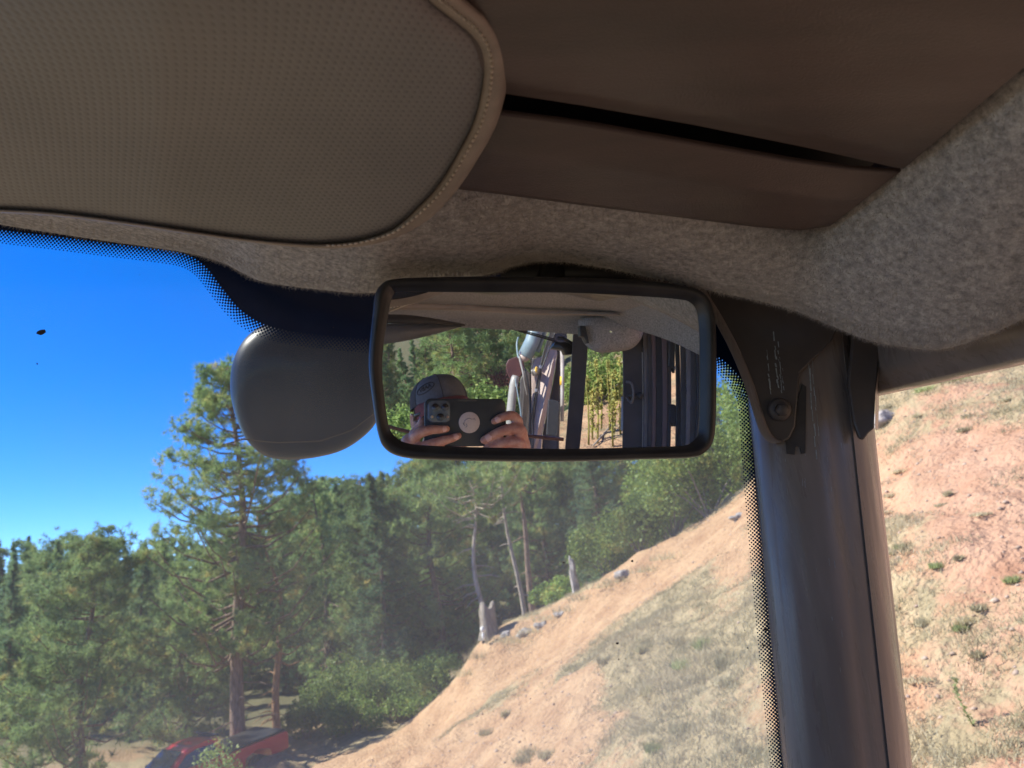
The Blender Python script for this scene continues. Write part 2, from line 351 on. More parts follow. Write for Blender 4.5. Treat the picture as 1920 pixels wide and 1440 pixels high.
def ground():
    az = []
    a = -180.0
    while a < 180: az.append(a); a += .28 if -38 < a < 62 else (.8 if (130 < a or a < -170) else 1.6)
    az.append(180.0)
    az = np.radians(np.array(az)); rr = [0.5]
    while rr[-1] < 25: rr.append(rr[-1]*1.0135+.01)
    while rr[-1] < 420: rr.append(rr[-1]*1.045)
    rr = np.array(rr); X = np.sin(az)[:, None]*rr[None]; Y = np.cos(az)[:, None]*rr[None]
    Z = hz(X, Y)
    RR = np.broadcast_to(rr, X.shape)
    Z = np.where(RR > 110, Z[:, [np.searchsorted(rr, 110)]]*np.ones_like(Z) , Z)
    Zf = Z.ravel(); xs = X.ravel(); ys = Y.ravel()
    Zf = Zf + np.array([rough(a_, b_) if a_*a_+b_*b_ < 2500 else 0 for a_, b_ in zip(xs, ys)])
    v = np.stack([xs, ys, Zf], 1); na, nr = X.shape
    i = np.arange(na-1)[:, None]*nr + np.arange(nr-1)[None]
    f = np.stack([i, i+nr, i+nr+1, i+1], -1).reshape(-1, 4)[:, ::-1].copy()
    m_, nt, b = nodes('hillside_soil')
    flare_soil, _ = noise_col(nt, (.38, .205, .13), (.53, .335, .23), 2.0, .28, .72, 10)  # pinker soil tone, veiling flare painted into the colour of the right slope
    c1, _ = noise_col(nt, (.34, .20, .115), (.53, .36, .215), 1.3, .28, .72, 10)
    c1b, _ = noise_col(nt, (.55, .5, .48), (1, 1, 1), 9, .34, .50, 6)
    mm = N(nt, 'Mix', data_type='RGBA', blend_type='MULTIPLY'); mm.inputs[0].default_value = .55
    nt.links.new(c1.outputs[0], mm.inputs[6]); nt.links.new(c1b.outputs[0], mm.inputs[7])
    c2, _ = noise_col(nt, (.22, .20, .115), (.43, .37, .23), 5, .3, .7, 8)
    tc = N(nt, 'TexCoord'); n3 = N(nt, 'TexNoise', i_Scale=4.5, i_Detail=9.0); n3.inputs['Roughness'].default_value = .72
    nt.links.new(tc.outputs['Object'], n3.inputs[0])
    at = N(nt, 'Attribute', attribute_name='cover'); ad = N(nt, 'Math', operation='ADD'); ad.inputs[1].default_value = -.5
    nt.links.new(at.outputs['Fac'], ad.inputs[0]); a2 = N(nt, 'Math', operation='ADD'); nt.links.new(ad.outputs[0], a2.inputs[0]); nt.links.new(n3.outputs[0], a2.inputs[1])
    cr = N(nt, 'ValToRGB'); cr.color_ramp.elements[0].position = .44; cr.color_ramp.elements[1].position = .62; nt.links.new(a2.outputs[0], cr.inputs[0])
    mx = N(nt, 'Mix', data_type='RGBA'); mlt = N(nt, 'Math', operation='MULTIPLY'); mlt.inputs[1].default_value = .75
    nt.links.new(cr.outputs[0], mlt.inputs[0]); nt.links.new(mlt.outputs[0], mx.inputs[0])
    pa = N(nt, 'Attribute', attribute_name='flare_pink'); mp_ = N(nt, 'Mix', data_type='RGBA'); nt.links.new(pa.outputs['Fac'], mp_.inputs[0]); nt.links.new(mm.outputs[2], mp_.inputs[6]); nt.links.new(flare_soil.outputs[0], mp_.inputs[7])
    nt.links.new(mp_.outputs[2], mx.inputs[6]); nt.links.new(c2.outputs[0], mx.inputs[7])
    # forest litter far away from the track
    gm = N(nt, 'NewGeometry'); ln = N(nt, 'VectorMath', operation='LENGTH'); nt.links.new(tc.outputs['Object'], ln.inputs[0])
    mr = N(nt, 'MapRange'); mr.inputs['From Min'].default_value = 33; mr.inputs['From Max'].default_value = 40; nt.links.new(ln.outputs['Value'], mr.inputs[0])
    mx2 = N(nt, 'Mix', data_type='RGBA'); nt.links.new(mr.outputs[0], mx2.inputs[0]); nt.links.new(mx.outputs[2], mx2.inputs[6]); mx2.inputs[7].default_value = (.13, .12, .065, 1)
    nt.links.new(mx2.outputs[2], b.inputs['Base Color']); b.inputs['Roughness'].default_value = .95; b.inputs['Specular IOR Level'].default_value = .1
    n4 = N(nt, 'TexNoise', i_Scale=14.0, i_Detail=8.0); nt.links.new(tc.outputs['Object'], n4.inputs[0])
    bp = N(nt, 'Bump'); bp.inputs['Strength'].default_value = .9; bp.inputs['Distance'].default_value = .09
    nt.links.new(n4.outputs[0], bp.inputs['Height']); nt.links.new(bp.outputs[0], b.inputs['Normal'])
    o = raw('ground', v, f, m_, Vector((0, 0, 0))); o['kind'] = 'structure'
    cov = np.array([cover(a_, b_) if a_*a_+b_*b_ < 1600 else 0 for a_, b_ in zip(xs, ys)])
    at = o.data.attributes.new('cover', 'FLOAT', 'POINT'); at.data.foreach_set('value', cov)
    pv = np.clip((np.degrees(np.arctan2(xs, ys)) - 22)/7, 0, 1)*(ys > -3); at = o.data.attributes.new('flare_pink', 'FLOAT', 'POINT'); at.data.foreach_set('value', pv)  # weight of the painted flare wash, rising to the right
    return o
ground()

# ------------------------------------------------------------ vegetation builders
def tufts(cent, scl, n, length, width, up=.25, rng=RNG):
    """n needle triangles bursting from every centre"""
    c = np.repeat(cent, n, 0); s = np.repeat(scl, n)
    d = rng.normal(size=c.shape); d[:, 2] += up; d /= np.linalg.norm(d, axis=1)[:, None]
    L = (length*s*rng.uniform(.6, 1.1, len(c)))[:, None]
    t = np.cross(d, rng.normal(size=c.shape)); t /= np.linalg.norm(t, axis=1)[:, None]
    w = (width*s*rng.uniform(.7, 1.3, len(c)))[:, None]
    b0 = c + d*L*.12
    v = np.stack([b0 - t*w, b0 + t*w, c + d*L], 1).reshape(-1, 3)
    return v, np.arange(len(v)).reshape(-1, 3)
def leaves(cent, size, rng=RNG, up=.6):
    n = len(cent); d = rng.normal(size=(n, 3)); d[:, 2] += up; d /= np.linalg.norm(d, axis=1)[:, None]
    a = np.cross(d, rng.normal(size=(n, 3))); a /= np.linalg.norm(a, axis=1)[:, None]; b = np.cross(d, a)
    s = (size*rng.uniform(.6, 1.3, n))[:, None]
    v = np.stack([cent-a*s, cent-b*s*.55, cent+a*s, cent+b*s*.55], 1).reshape(-1, 3)
    return v, np.arange(len(v)).reshape(-1, 4)
def tree_mesh(seed, H, base, rad, nb, tpb, tn, tl, tw, trunk_r, shape='pine', bark=None, leaf=None, lean=0, loc=(0, 0, 0), name='pine_tree', label='', cat='tree', group=None, kink=.25, dead=0):
    rng = np.random.default_rng(seed); rnd = random.Random(seed)
    root = thing(name, label, cat, Vector(loc), group); L = Vector(loc)
    npt = 12; ph = rnd.random()*6
    tp = [L + Vector((lean*H*(i/npt) + kink*math.sin(ph+i*.7)*i/npt, kink*math.cos(ph+i*.5)*i/npt, -0.4 + (H+.4)*i/npt)) for i in range(npt+1)]
    tr = MB(); tr.tube(tp, [trunk_r*(1.25 if i == 0 else 1)*(1-.93*i/npt) + .012 for i in range(npt+1)], 9)
    def axis(z):
        f = max(0, min(1, z/H))*npt; i = min(int(f), npt-1); return tp[i].lerp(tp[i+1], f-i)
    cs = []; ss = []
    for k in range(nb):
        t = (k + rnd.random())/nb; z = H*(base + (1-base)*t**.92)
        if shape == 'pine':
            prof = (1-t)**.55*(.55+.45*min(1, t*5))*rnd.uniform(.5, 1.08)+.07
        elif shape == 'fir':
            prof = (1-t)**.9*rnd.uniform(.75, 1.05) + .03
        else: prof = math.sqrt(max(0, 1-(2*t-1)**2))*rnd.uniform(.7, 1.05)
        ln = rad*prof; an = rnd.random()*2*math.pi
        o = axis(z); dirv = Vector((math.cos(an), math.sin(an), 0))
        rise = rnd.uniform(-.05, .35) if shape != 'fir' else rnd.uniform(-.25, .05)
        pts = [o + dirv*ln*s + Vector((0, 0, ln*(rise*s - .25*math.sin(s*3.1)*(1-t) + .18*s*s))) for s in (0, .35, .7, 1)]
        tr.tube(pts, [trunk_r*.24*(1-t*.6)*q + .006 for q in (1, .7, .4, .15)], 4, cap=False)
        side = dirv.cross(Vector((0, 0, 1)))
        m_ = max(2, int(tpb*(.35+prof)))
        for q in range(m_):
            s = .22 + .8*math.sqrt(rnd.random()) if shape == 'pine' else .1+.92*rnd.random()
            s = min(s, 1.02); i = min(int(s*3/1.0001), 2); f = s*3-i
            p = pts[i].lerp(pts[min(i+1, 3)], f)
            sp = ln*.34*(1.1-abs(s-.5)) if shape == 'pine' else ln*.30*(1.1-s)
            p = p + side*rnd.uniform(-sp, sp)*1.2 + Vector((0, 0, rnd.uniform(-.12, .28)*min(1, ln*.5)))
            cs.append(p); ss.append(rnd.uniform(.75, 1.25))
            if shape == 'pine' and len(cs) > 4 and rnd.random() < .55: cs[-1] = cs[-rnd.randrange(2, 5)] + Vector((rnd.gauss(0, .18), rnd.gauss(0, .18), rnd.gauss(.04, .12)))*(tl/.27)
    for k in range(dead):
        z = H*base*rnd.uniform(.35, 1); an = rnd.random()*6.28; ln = rad*rnd.uniform(.2, .45); o = axis(z)
        dv = Vector((math.cos(an), math.sin(an), rnd.uniform(-.3, .2)))
        tr.tube([o, o+dv*ln*.6, o+dv*ln+Vector((0, 0, -.12*ln))], [.03, .02, .006], 4, cap=False)
    v, f = tufts(np.array([tuple(c) for c in cs]), np.array(ss), tn, tl, tw, up=.35 if shape == 'pine' else .1, rng=rng)
    part('trunk', tr, bark, root)
    c = raw('crown', v, f, leaf, L, parent=root); return root
def copy_tree(src, loc, rz, s, label, group):
    r_ = src.copy(); COL.objects.link(r_); r_.location = loc; r_.rotation_euler = (0, 0, rz); r_.scale = (s*random.uniform(.85, 1.1), s*random.uniform(.85, 1.1), s)
    r_['label'] = label
    if group: r_['group'] = group
    elif 'group' in r_: del r_['group']
    for ch in src.children:
        c = ch.copy(); COL.objects.link(c); c.parent = r_; c.matrix_parent_inverse = Matrix.Identity(4)
    return r_
def gpoint(px, depth):              # ground point under picture column px
    q = P(px, 1200, depth)
    for _ in range(4):
        z = h1(q.x, q.y); q2 = P(px, 1200, depth); # iterate row so that the point lies on the ground
        up = CU*1.0; k = (z - q.z)/CU.z; q = q + CU*k
    return Vector((q.x, q.y, h1(q.x, q.y)))
def height_to(base, px, py, depth):  # height of a thing standing at base whose top reaches row py
    q = P(px, py, depth); return q.z - base.z

# hero pines in front of the forest
b0_ = gpoint(448, 26.5); Hh = height_to(b0_, 404, 640, 26.5)
tree_mesh(11, Hh, .30, 4.0, 150, 24, 34, .27, .012, .30, 'pine', BARK, PINE, lean=.03, loc=b0_, name='ponderosa_pine',
          label='tallest ponderosa pine, thick brown trunk rising behind the red truck', dead=10)
b1_ = gpoint(527, 28); H1 = height_to(b1_, 470, 960, 28)
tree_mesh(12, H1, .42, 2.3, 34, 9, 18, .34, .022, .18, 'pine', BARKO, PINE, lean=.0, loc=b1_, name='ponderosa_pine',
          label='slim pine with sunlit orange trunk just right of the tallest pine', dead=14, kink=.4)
b2_ = gpoint(150, 24); H2 = height_to(b2_, 120, 1010, 24)
tree_mesh(13, H2, .14, 3.1, 90, 24, 28, .27, .013, .17, 'pine', BARK, PINE, lean=.02, loc=b2_, name='ponderosa_pine',
          label='broad low pine at the lower left edge of the photo', dead=6)
b2b = gpoint(345, 30); H2b = height_to(b2b, 330, 1090, 30)
tree_mesh(23, H2b, .08, 3.0, 80, 24, 28, .28, .014, .17, 'pine', BARK, PINE, lean=.0, loc=b2b, name='ponderosa_pine',
          label='bushy yellow-green pine between the low left pine and the tallest pine', dead=6)
b3_ = gpoint(934, 27); H3 = height_to(b3_, 850, 880, 27)
tree_mesh(14, H3, .80, 2.7, 26, 13, 18, .36, .016, .135, 'pine', BARKP, PINE, lean=-.07, loc=b3_, name='ponderosa_pine',
          label='leaning pine with bare grey lower trunk behind the old stump', dead=12, kink=.35)
b4_ = gpoint(1000, 29); H4 = height_to(b4_, 955, 790, 29)
tree_mesh(15, H4, .93, 1.6, 12, 10, 16, .34, .016, .12, 'pine', BARKP, PINE, lean=-.045, loc=b4_, name='ponderosa_pine',
          label='pale bare trunk, left one of the close pair right of the stump', dead=16, kink=.2)
b5_ = gpoint(1022, 32); H5 = height_to(b5_, 985, 800, 32)
tree_mesh(16, H5, .74, 2.4, 24, 11, 16, .36, .018, .21, 'pine', BARK, PINE, lean=-.02, loc=b5_, name='ponderosa_pine',
          label='thicker brown trunk, right one of the close pair right of the stump', dead=8, kink=.2)
# forest prototypes, at the places of four real trees
prot = []
for i, (px, dp, py, shp, lf, lb) in enumerate([
        (210, 60, 985, 'pine', PINE, 'round topped pine on the far ridge under the open sky'),
        (720, 39, 1060, 'pine', PINE, 'light green young pine above the end of the dirt track'),
        (620, 52, 885, 'fir', FIR, 'dark pointed fir whose tip meets the sky right of the tallest pine'),
        (830, 48, 850, 'fir', FIR, 'tall dark fir seen just below the mirror left of the leaning pine')]):
    b_ = gpoint(px, dp); H_ = height_to(b_, px-14, py, dp)
    if shp == 'pine': o = tree_mesh(30+i, H_, .12, H_*.27, 90, 20, 22, .024*H_+.04, .0016*H_, .018*H_, 'pine', BARK, lf, loc=b_, name='pine_tree', label=lb)
    else: o = tree_mesh(30+i, H_, .05, H_*.20, 150, 14, 17, .022*H_+.04, .0016*H_, .015*H_, 'fir', BARK, lf, loc=b_, name='fir_tree', label=lb)
    o['H'] = H_; prot.append(o)
sky_line = [(-400, 985), (0, 1000), (60, 990), (100, 1015), (150, 985), (210, 1000), (250, 1020), (340, 1000), (450, 985), (540, 925), (590, 905), (640, 885), (690, 895), (745, 868), (800, 840), (1000, 760), (1400, 700), (1800, 600)]
def skyl(px):
    for (a, b), (c, d) in zip(sky_line, sky_line[1:]):
        if a <= px <= c: return b + (d-b)*(px-a)/(c-a)
    return 900
rnd = random.Random(5); placed = []
k = 0; tries = 0
while k < 128 and tries < 5000:
    tries += 1
    lay = rnd.random()
    dp = 25 + 62*lay**1.15; px = rnd.uniform(-130, 1420)
    if dp < 32 and (px > 800 or px < 640): continue
    if px > 930 and dp < 34: continue
    if 530 < px < 850 and dp < 35: continue
    if 840 < px < 1080 and dp < 40: continue
    if 340 < px < 560 and dp < 40: continue
    if px > 1180 and dp < 38: continue
    b_ = gpoint(px, dp)
    if any((b_.x-q.x)**2 + (b_.y-q.y)**2 < 5.5 + (dp > 50)*4 for q in placed): continue
    top = height_to(b_, px, skyl(px), dp)
    Ht = min(top*rnd.uniform(.86, 1.0) if dp > 44 else rnd.uniform(6, 15), top)
    if Ht < 3.5: continue
    src = prot[rnd.choice([0, 1, 1, 2, 2, 3, 3]) if px > 500 else rnd.choice([0, 1, 2, 3, 2])]
    fir = src.name.startswith('fir')
    o = copy_tree(src, b_, rnd.random()*6.28, Ht/src['H'], 'dark conical fir standing in the forest beyond the track' if fir else 'bushy green pine standing in the forest beyond the track', 'firs in the forest' if fir else 'pines in the forest')
    placed.append(b_); k += 1
# trees behind the machine, seen in the mirror
tb = 0
for i in range(400):
    if tb >= 44: break
    px = rnd.uniform(690, 1230); dist = rnd.uniform(19, 46)
    q = M(px, 700, dist); z = h1(q.x, q.y)
    if any((q.x-a.x)**2 + (q.y-a.y)**2 < 7 for a in placed): continue
    if px > 1060 and dist < 24: continue
    topz = M(px, 640 if px < 1060 else 660, dist).z + rnd.uniform(-.5, 3)
    Ht = topz - z
    if Ht < 3: continue
    src = prot[rnd.choice([0, 1, 2, 3, 1])]; fir = src.name.startswith('fir')
    copy_tree(src, Vector((q.x, q.y, z)), rnd.random()*6.28, Ht/src['H'], 'dark fir reflected in the mirror above the cap' if fir else 'bushy pine reflected in the mirror above the cap', 'firs reflected in the mirror' if fir else 'pines reflected in the mirror')
    placed.append(q); tb += 1
for px, dp in [(655, 47), (600, 50), (560, 46), (690, 50), (640, 58)]:
    b_ = gpoint(px, dp); src = prot[2 if px % 20 else 0]; fir = src.name.startswith('fir')
    copy_tree(src, b_, px, height_to(b_, px, skyl(px)+6, dp)/src['H'], 'dark conical fir standing in the forest beyond the track' if fir else 'bushy green pine standing in the forest beyond the track', 'firs in the forest' if fir else 'pines in the forest')
for o in prot: del o['H']
for o in COL.objects:
    if 'H' in o.keys(): del o['H']

# scrub: leafy shrubs with stems
def shrub(seed, loc, rx, rz_, nl, ls, leaf, name, label, cat='shrub', group=None, blobs=9, stem=True, ry=None):
    rng = np.random.default_rng(seed); rd = random.Random(seed); L = Vector(loc); ry = ry or rx
    root = thing(name, label, cat, L, group)
    st = MB(); cs = []
    for i in range(blobs):
        a = rd.random()*6.28; rr_ = math.sqrt(rd.random())
        c = np.array([rx*.75*rr_*math.cos(a), ry*.75*rr_*math.sin(a), rz_*rd.uniform(.35, .8)*(1-.35*rr_)])
        n_ = nl//blobs; d = rng.normal(size=(n_, 3)); d /= np.linalg.norm(d, axis=1)[:, None]
        rad_ = rng.uniform(.55, 1.0, n_)[:, None]*np.array([rx*.42, ry*.42, rz_*.32])*rd.uniform(.7, 1.15)
        pts = c + d*rad_; pts[:, 2] = np.abs(pts[:, 2]); cs.append(pts + np.array(L))
        st.tube([L + Vector((0, 0, -.15)), L + Vector(c)*.5 + Vector((0, 0, .1)), L + Vector(c)], [.035, .022, .008], 5, cap=False)
    v, f = leaves(np.concatenate(cs), ls, rng)
    part('stem', st, BARKG, root); raw('foliage', v, f, leaf, L, parent=root); return root
def gs(px, d): return gpoint(px, d)
SH = [(1385, 21, 1.5, 2.9, 'round oak shrub at the top of the bank beside the pillar'),
      (1330, 20.5, 1.7, 3.0, 'large bright green oak shrub overhanging the bank right of the mirror'),
      (1265, 21.5, 1.6, 2.7, 'leafy oak shrub above the steepest bare part of the bank'),
      (1205, 22, 1.4, 2.2, 'green oak shrub casting shade below the mirror corner'),
      (1140, 23.5, 1.3, 2.0, 'oak shrub beside the pale leaning rock'),
      (1050, 25, 1.2, 1.25, 'low yellow-green oak shrub behind the bank crest right of the bare trunks'),
      (1010, 26, .8, .8, 'smallest oak shrub at the foot of the two bare trunks')]
for i, (px, d, rx, hh, lb) in enumerate(SH):
    shrub(50+i, gs(px, d), rx, hh, 5200, .055, OAK, 'oak_shrub', lb)
for i, (px, d, rx, hh) in enumerate([(1420, 24, 2, 4.5), (1340, 26, 2, 4.6), (1270, 27, 2, 4.4), (1200, 29, 2, 4.0), (1480, 23, 2.2, 4), (1560, 24, 2, 4)]):
    shrub(70+i, gs(px, d), rx, hh, 5200, .07, OAK, 'oak_shrub', 'tall oak scrub on the slope behind the front row of shrubs', group='oak scrub behind the front row')
q = P(835, 1262, 24.5); shrub(81, (q.x, q.y, h1(q.x, q.y)-.2), 1.3, 1.7, 4500, .05, OAK, 'oak_shrub', 'bright oak shrub spilling over the left end of the cut bank')
q = gs(640, 27); q = gs(620, 33); shrub(82, q, 1.2, 1.0, 3000, .05, OAK, 'oak_shrub', 'low shrub at the forest edge left of the track shade')
q = gs(740, 31); shrub(83, q, 1.9, 1.5, 3000, .05, OAK, 'oak_shrub', 'low shrub at the forest edge above the end of the track')
for i, (px, dp, rx, hh) in enumerate([(575, 30.5, 1.2, 1.6), (605, 32, 1.5, 2.2), (665, 30, 1.6, 1.7), (700, 32, 1.6, 2.3), (775, 31.5, 1.6, 1.8), (640, 34, 1.8, 2.8), (745, 34.5, 1.8, 2.9), (810, 34, 1.8, 2.6)]):
    shrub(110+i, gs(px, dp), rx, hh, 3600, .06, OAK, 'oak_shrub', 'leafy undergrowth shrub along the far side of the dirt track', group='undergrowth beyond the dirt track')
q = gs(430, 15.5); zt = P(440, 1385, 15.5).z - q.z
shrub(84, q, 1.0, zt, 6500, .035, OAK, 'weedy_shrub', 'weedy green shrub in front of the red truck door', blobs=14)
q = gs(160, 20); shrub(85, q, 1.6, 1.0, 3500, .045, OAK, 'oak_shrub', 'low shrub under the broad pine at lower left')

# mirrored: bright bushes and tall yellow stalks
for i, (px, py, d, rx, hh, lf, nm, lb) in enumerate([(905, 760, 12, 1.0, 1.9, OAK, 'oak_shrub', 'sunlit yellow-green bush reflected beside the phone'),
        (940, 765, 11, .7, 1.4, OAK, 'oak_shrub', 'smaller sunlit bush reflected next to the grey cylinder'),
        (745, 770, 13, 1.2, 2.1, OAK, 'oak_shrub', 'green bush reflected at the left end of the mirror'),
        (775, 800, 12, .8, 1.5, OAK, 'oak_shrub', 'green bush reflected behind the ear'),
        (935, 715, 19, 1.6, 3.1, REDL, 'standin_red_shrub', 'dark red bush added for a faint reflection left of the boom'),  # added bush in place of a faint red reflection in the glass
        (1120, 740, 14.5, 1.5, 2.2, OAK, 'oak_shrub', 'bush reflected behind the yellow stalks'),
        (1160, 742, 15.5, 1.3, 2.2, OAK, 'oak_shrub', 'bush reflected beside the window frame'),
        (1080, 742, 16, 1.3, 2.2, OAK, 'oak_shrub', 'bush reflected behind the black post')]):
    q = M(px, py, d); z = h1(q.x, q.y); top = M(px, py-28, d).z
    shrub(90+i, (q.x, q.y, z), rx, max(hh, top-z), 3600, .06, lf, nm, lb)
def stalk(px, py0, py1, d, seed, label):
    q = M(px, py0, d); z = h1(q.x, q.y); top = M(px, py1, d).z; rd = random.Random(seed); rng = np.random.default_rng(seed)
    L = Vector((q.x, q.y, z)); H_ = max(.6, top-z); root = thing('tall_stalk', label, 'plant', L, 'tall yellow stalks reflected in the mirror')
    st = MB(); pts = [L + Vector((math.sin(t*2+seed)*.05*t, 0, H_*t)) for t in (0, .3, .6, 1)]; st.tube(pts, [.02, .018, .014, .006], 6)
    part('stem', st, YEL, root)
    c = np.array([tuple(L + Vector((rng.normal()*.028, rng.normal()*.028, H_*(.10+.88*rng.random()**.8)))) for _ in range(260)])
    k_ = np.array([noise.noise(Vector((p_[2]*5, seed*3.3, 0))) for p_ in c]); c = c[k_ > -.12]
    v, f = leaves(c, .036, rng); raw('foliage', v, f, YEL, L, parent=root)
for i, (px, y0, y1, d) in enumerate([(1120, 770, 668, 8.6), (1103, 775, 700, 8.4), (1143, 765, 672, 9.2), (1149, 780, 700, 8.2), (1163, 770, 665, 9), (1110, 770, 715, 8.8), (1127, 765, 700, 9.4), (1153, 760, 690, 9.8)]):
    stalk(px, y0, y1, d, i+1, 'tall yellow flowering stalk on the dry ground in the mirror')

# ------------------------------------------------------------ grass, rocks, stump
def grass_field():
    rng = np.random.default_rng(3); vs = []
    n = 90000
    az = np.radians(rng.uniform(-12, 58, n)); r_ = 3.6 + 22*rng.random(n)**.8
    x = np.sin(az)*r_; y = np.cos(az)*r_
    az2 = np.radians(rng.uniform(132, 182, 9000)); r2 = 3.5 + 9*rng.random(9000); x = np.append(x, np.sin(az2)*r2); y = np.append(y, np.cos(az2)*r2)
    n1 = np.array([cover(a, b)-.5 + .5*noise.noise(Vector((a*2.2, b*2.2, 1))) for a, b in zip(x, y)])
    keep = n1 + rng.normal(size=len(x))*.12 > .02
    # bare track and bare face of the bank
    x, y = x[keep], y[keep]; n1 = n1[keep]
    z = hz(x, y) + np.array([rough(a, b) for a, b in zip(x, y)])
    base = np.stack([x, y, z], 1); m_ = 7
    c = np.repeat(base, m_, 0) + rng.normal(size=(len(x)*m_, 3))*np.array([.05, .05, 0]); d = rng.normal(size=c.shape)*.45; d[:, 2] = 1
    d /= np.linalg.norm(d, axis=1)[:, None]; s = rng.uniform(.03, .11, len(c))[:, None]*np.repeat(np.clip(.65+n1*1.2, .5, 1.5), m_)[:, None]
    t = np.cross(d, rng.normal(size=c.shape)); t /= np.linalg.norm(t, axis=1)[:, None]; w = .0045
    v = np.stack([c-t*w, c+t*w, c+d*s], 1).reshape(-1, 3); f = np.arange(len(v)).reshape(-1, 3)
    o = raw('dry_grass', v, f, HGRASS, Vector((0, 0, 0))); o['kind'] = 'stuff'; o['label'] = 'dry pale grass scattered over the orange hillside'; o['category'] = 'grass'
grass_field()
def on_ground(px, py, d0, it=14):   # where the ray through (px,py) meets the ground near depth d0
    lo, hi = d0*.5, d0*1.7
    for k in range(60):
        d = lo + (hi-lo)*k/59; q = P(px, py, d)
        if q.z <= h1(q.x, q.y): return Vector((q.x, q.y, h1(q.x, q.y)))
    q = P(px, py, d0); return Vector((q.x, q.y, h1(q.x, q.y)))
def clump(seed, L, rad_, hh, leaf, label, nm='grass_clump', group=None):
    rng = np.random.default_rng(seed); n = 170
    c = np.array(L) + np.clip(rng.normal(size=(n, 3)), -1.5, 1.5)*np.array([rad_*.4, rad_*.4, 0]); d = rng.normal(size=(n, 3))*.5; d[:, 2] = 1; d /= np.linalg.norm(d, axis=1)[:, None]
    t = np.cross(d, rng.normal(size=(n, 3))); t /= np.linalg.norm(t, axis=1)[:, None]; s = hh*rng.uniform(.5, 1.1, n)[:, None]
    v = np.stack([c-t*.006, c+t*.006, c+d*s], 1).reshape(-1, 3)
    o = raw(nm, v, np.arange(len(v)).reshape(-1, 3), leaf, Vector(L)); o['label'] = label; o['category'] = 'grass'
    if group: o['group'] = group
GC = [(1760, 1080, 7, 'green grass clump on the hillside just right of the pillar, widest one'), (1803, 1185, 6.2, 'small round green clump below the widest green clump'),
      (1735, 735, 13, 'green clump at the left end of the yellow-green row up the hill'), (1790, 720, 13, 'green clump in the middle of the row up the hill'), (1860, 695, 12.5, 'green clump at the upper right end of the row up the hill'),
      (1905, 1112, 6.5, 'green clump cut by the right edge of the photo'), (1840, 1150, 6.5, 'faint dry-green clump right of the small round one'), (1690, 1030, 8, 'clump touching the pillar edge on the hillside')]
for i, (px, py, d, lb) in enumerate(GC):
    q = on_ground(px, py, d); big = i in (2, 3, 4)
    clump(200+i, q, .30 if big else .09, .14 if big else .07, GGRASS if i != 6 else HGRASS, lb)
rd = random.Random(9)
for i in range(20):
    px = rd.uniform(1660, 1920); py = rd.uniform(720, 1300)
    q = on_ground(px, py, 8); clump(260+i, q, rd.uniform(.05, .16), rd.uniform(.04, .09), HGRASS, 'dry tan grass tuft on the orange hillside right of the pillar', group='dry tufts right of the pillar')
for i in range(18):
    px = rd.uniform(900, 1440); py = rd.uniform(1200, 1430)
    q = on_ground(px, py, 11); clump(330+i, q, rd.uniform(.1, .28), rd.uniform(.10, .2), HGRASS if i % 6 else GGRASS, 'grass tuft on the lower slope seen through the windshield', group='tufts on the lower slope')
# thin weed with shadow at lower right
q = on_ground(1830, 1385, 5); rt = thing('spindly_weed', 'spindly green weed at the lower right of the hillside', 'plant', q)
mb = MB(); pts = [q, q+CR*-.03+Vector((0, 0, .10)), q+CR*-.06+Vector((0, 0, .2)), q+CR*-.05+Vector((0, 0, .30))]; mb.tube(pts, [.004, .004, .003, .001], 5)
mb.tube([q, q+CR*.06+Vector((0, 0, .02)), q+CR*.12+Vector((0, 0, .05))], [.003, .003, .001], 5); part('stem', mb, GGRASS, rt)
cc = np.array([tuple(pts[i % 4].lerp(pts[(i+1) % 4] if i % 4 < 3 else pts[3], rd.random()) + Vector((rd.gauss(0, .014), rd.gauss(0, .014), rd.gauss(0, .01)))) for i in range(60)])
v, f = leaves(cc, .016); raw('foliage', v, f, GGRASS, q, parent=rt)
def rock(seed, L, sx, sy, sz, name, label, m_=None, group=None):
    mb = MB(); rows = []
    for i in range(15):
        t = math.pi*i/14; row = []
        for j in range(22):
            a = 2*math.pi*j/22; d = Vector((math.sin(t)*math.cos(a), math.sin(t)*math.sin(a), math.cos(t)))
            k = 1 + .45*noise.noise(d*1.4+Vector((seed*3.1, 0, 0))) - .35*abs(noise.noise(d*2.6+Vector((seed, 5, 0)))) + .12*noise.noise(d*7+Vector((seed, 5, 0)))
            row.append(L + Vector((d.x*sx, d.y*sy, d.z*sz))*k)
        rows.append(row)
    mb.grid(rows, closed=True); single(name, mb, m_ or ROCK, label, 'rock', loc=L, group=group)
q = on_ground(1662, 800, 12); rock(1, q, .30, .25, .16, 'rock', 'grey rock on the hillside touching the pillar')
q = gs(1080, 23.0); rock(2, q+Vector((0, 0, .35)), .13, .12, .7, 'rock', 'pale leaning rock standing among the oak shrubs')
for i, (px, py, d, s) in enumerate([(985, 1180, 22, .45), (950, 1188, 22.4, .35), (1015, 1165, 21.8, .4), (1050, 1140, 21.4, .4), (1170, 1065, 19.8, .45), (1385, 960, 17, .35)]):
    q = P(px, py, d); q.z = h1(q.x, q.y)-.10*s; rock(5+i, q, s*.62, s*.5, s*.34, 'rock', ['largest grey rock embedded in the bank crest right of the stump', 'grey rock in the crest nearest to the stump', 'third rock along the bank crest', 'brown rock where the crest starts to rise', 'dark rock under the middle oak shrub', 'pale rock on the crest beside the pillar'][i])
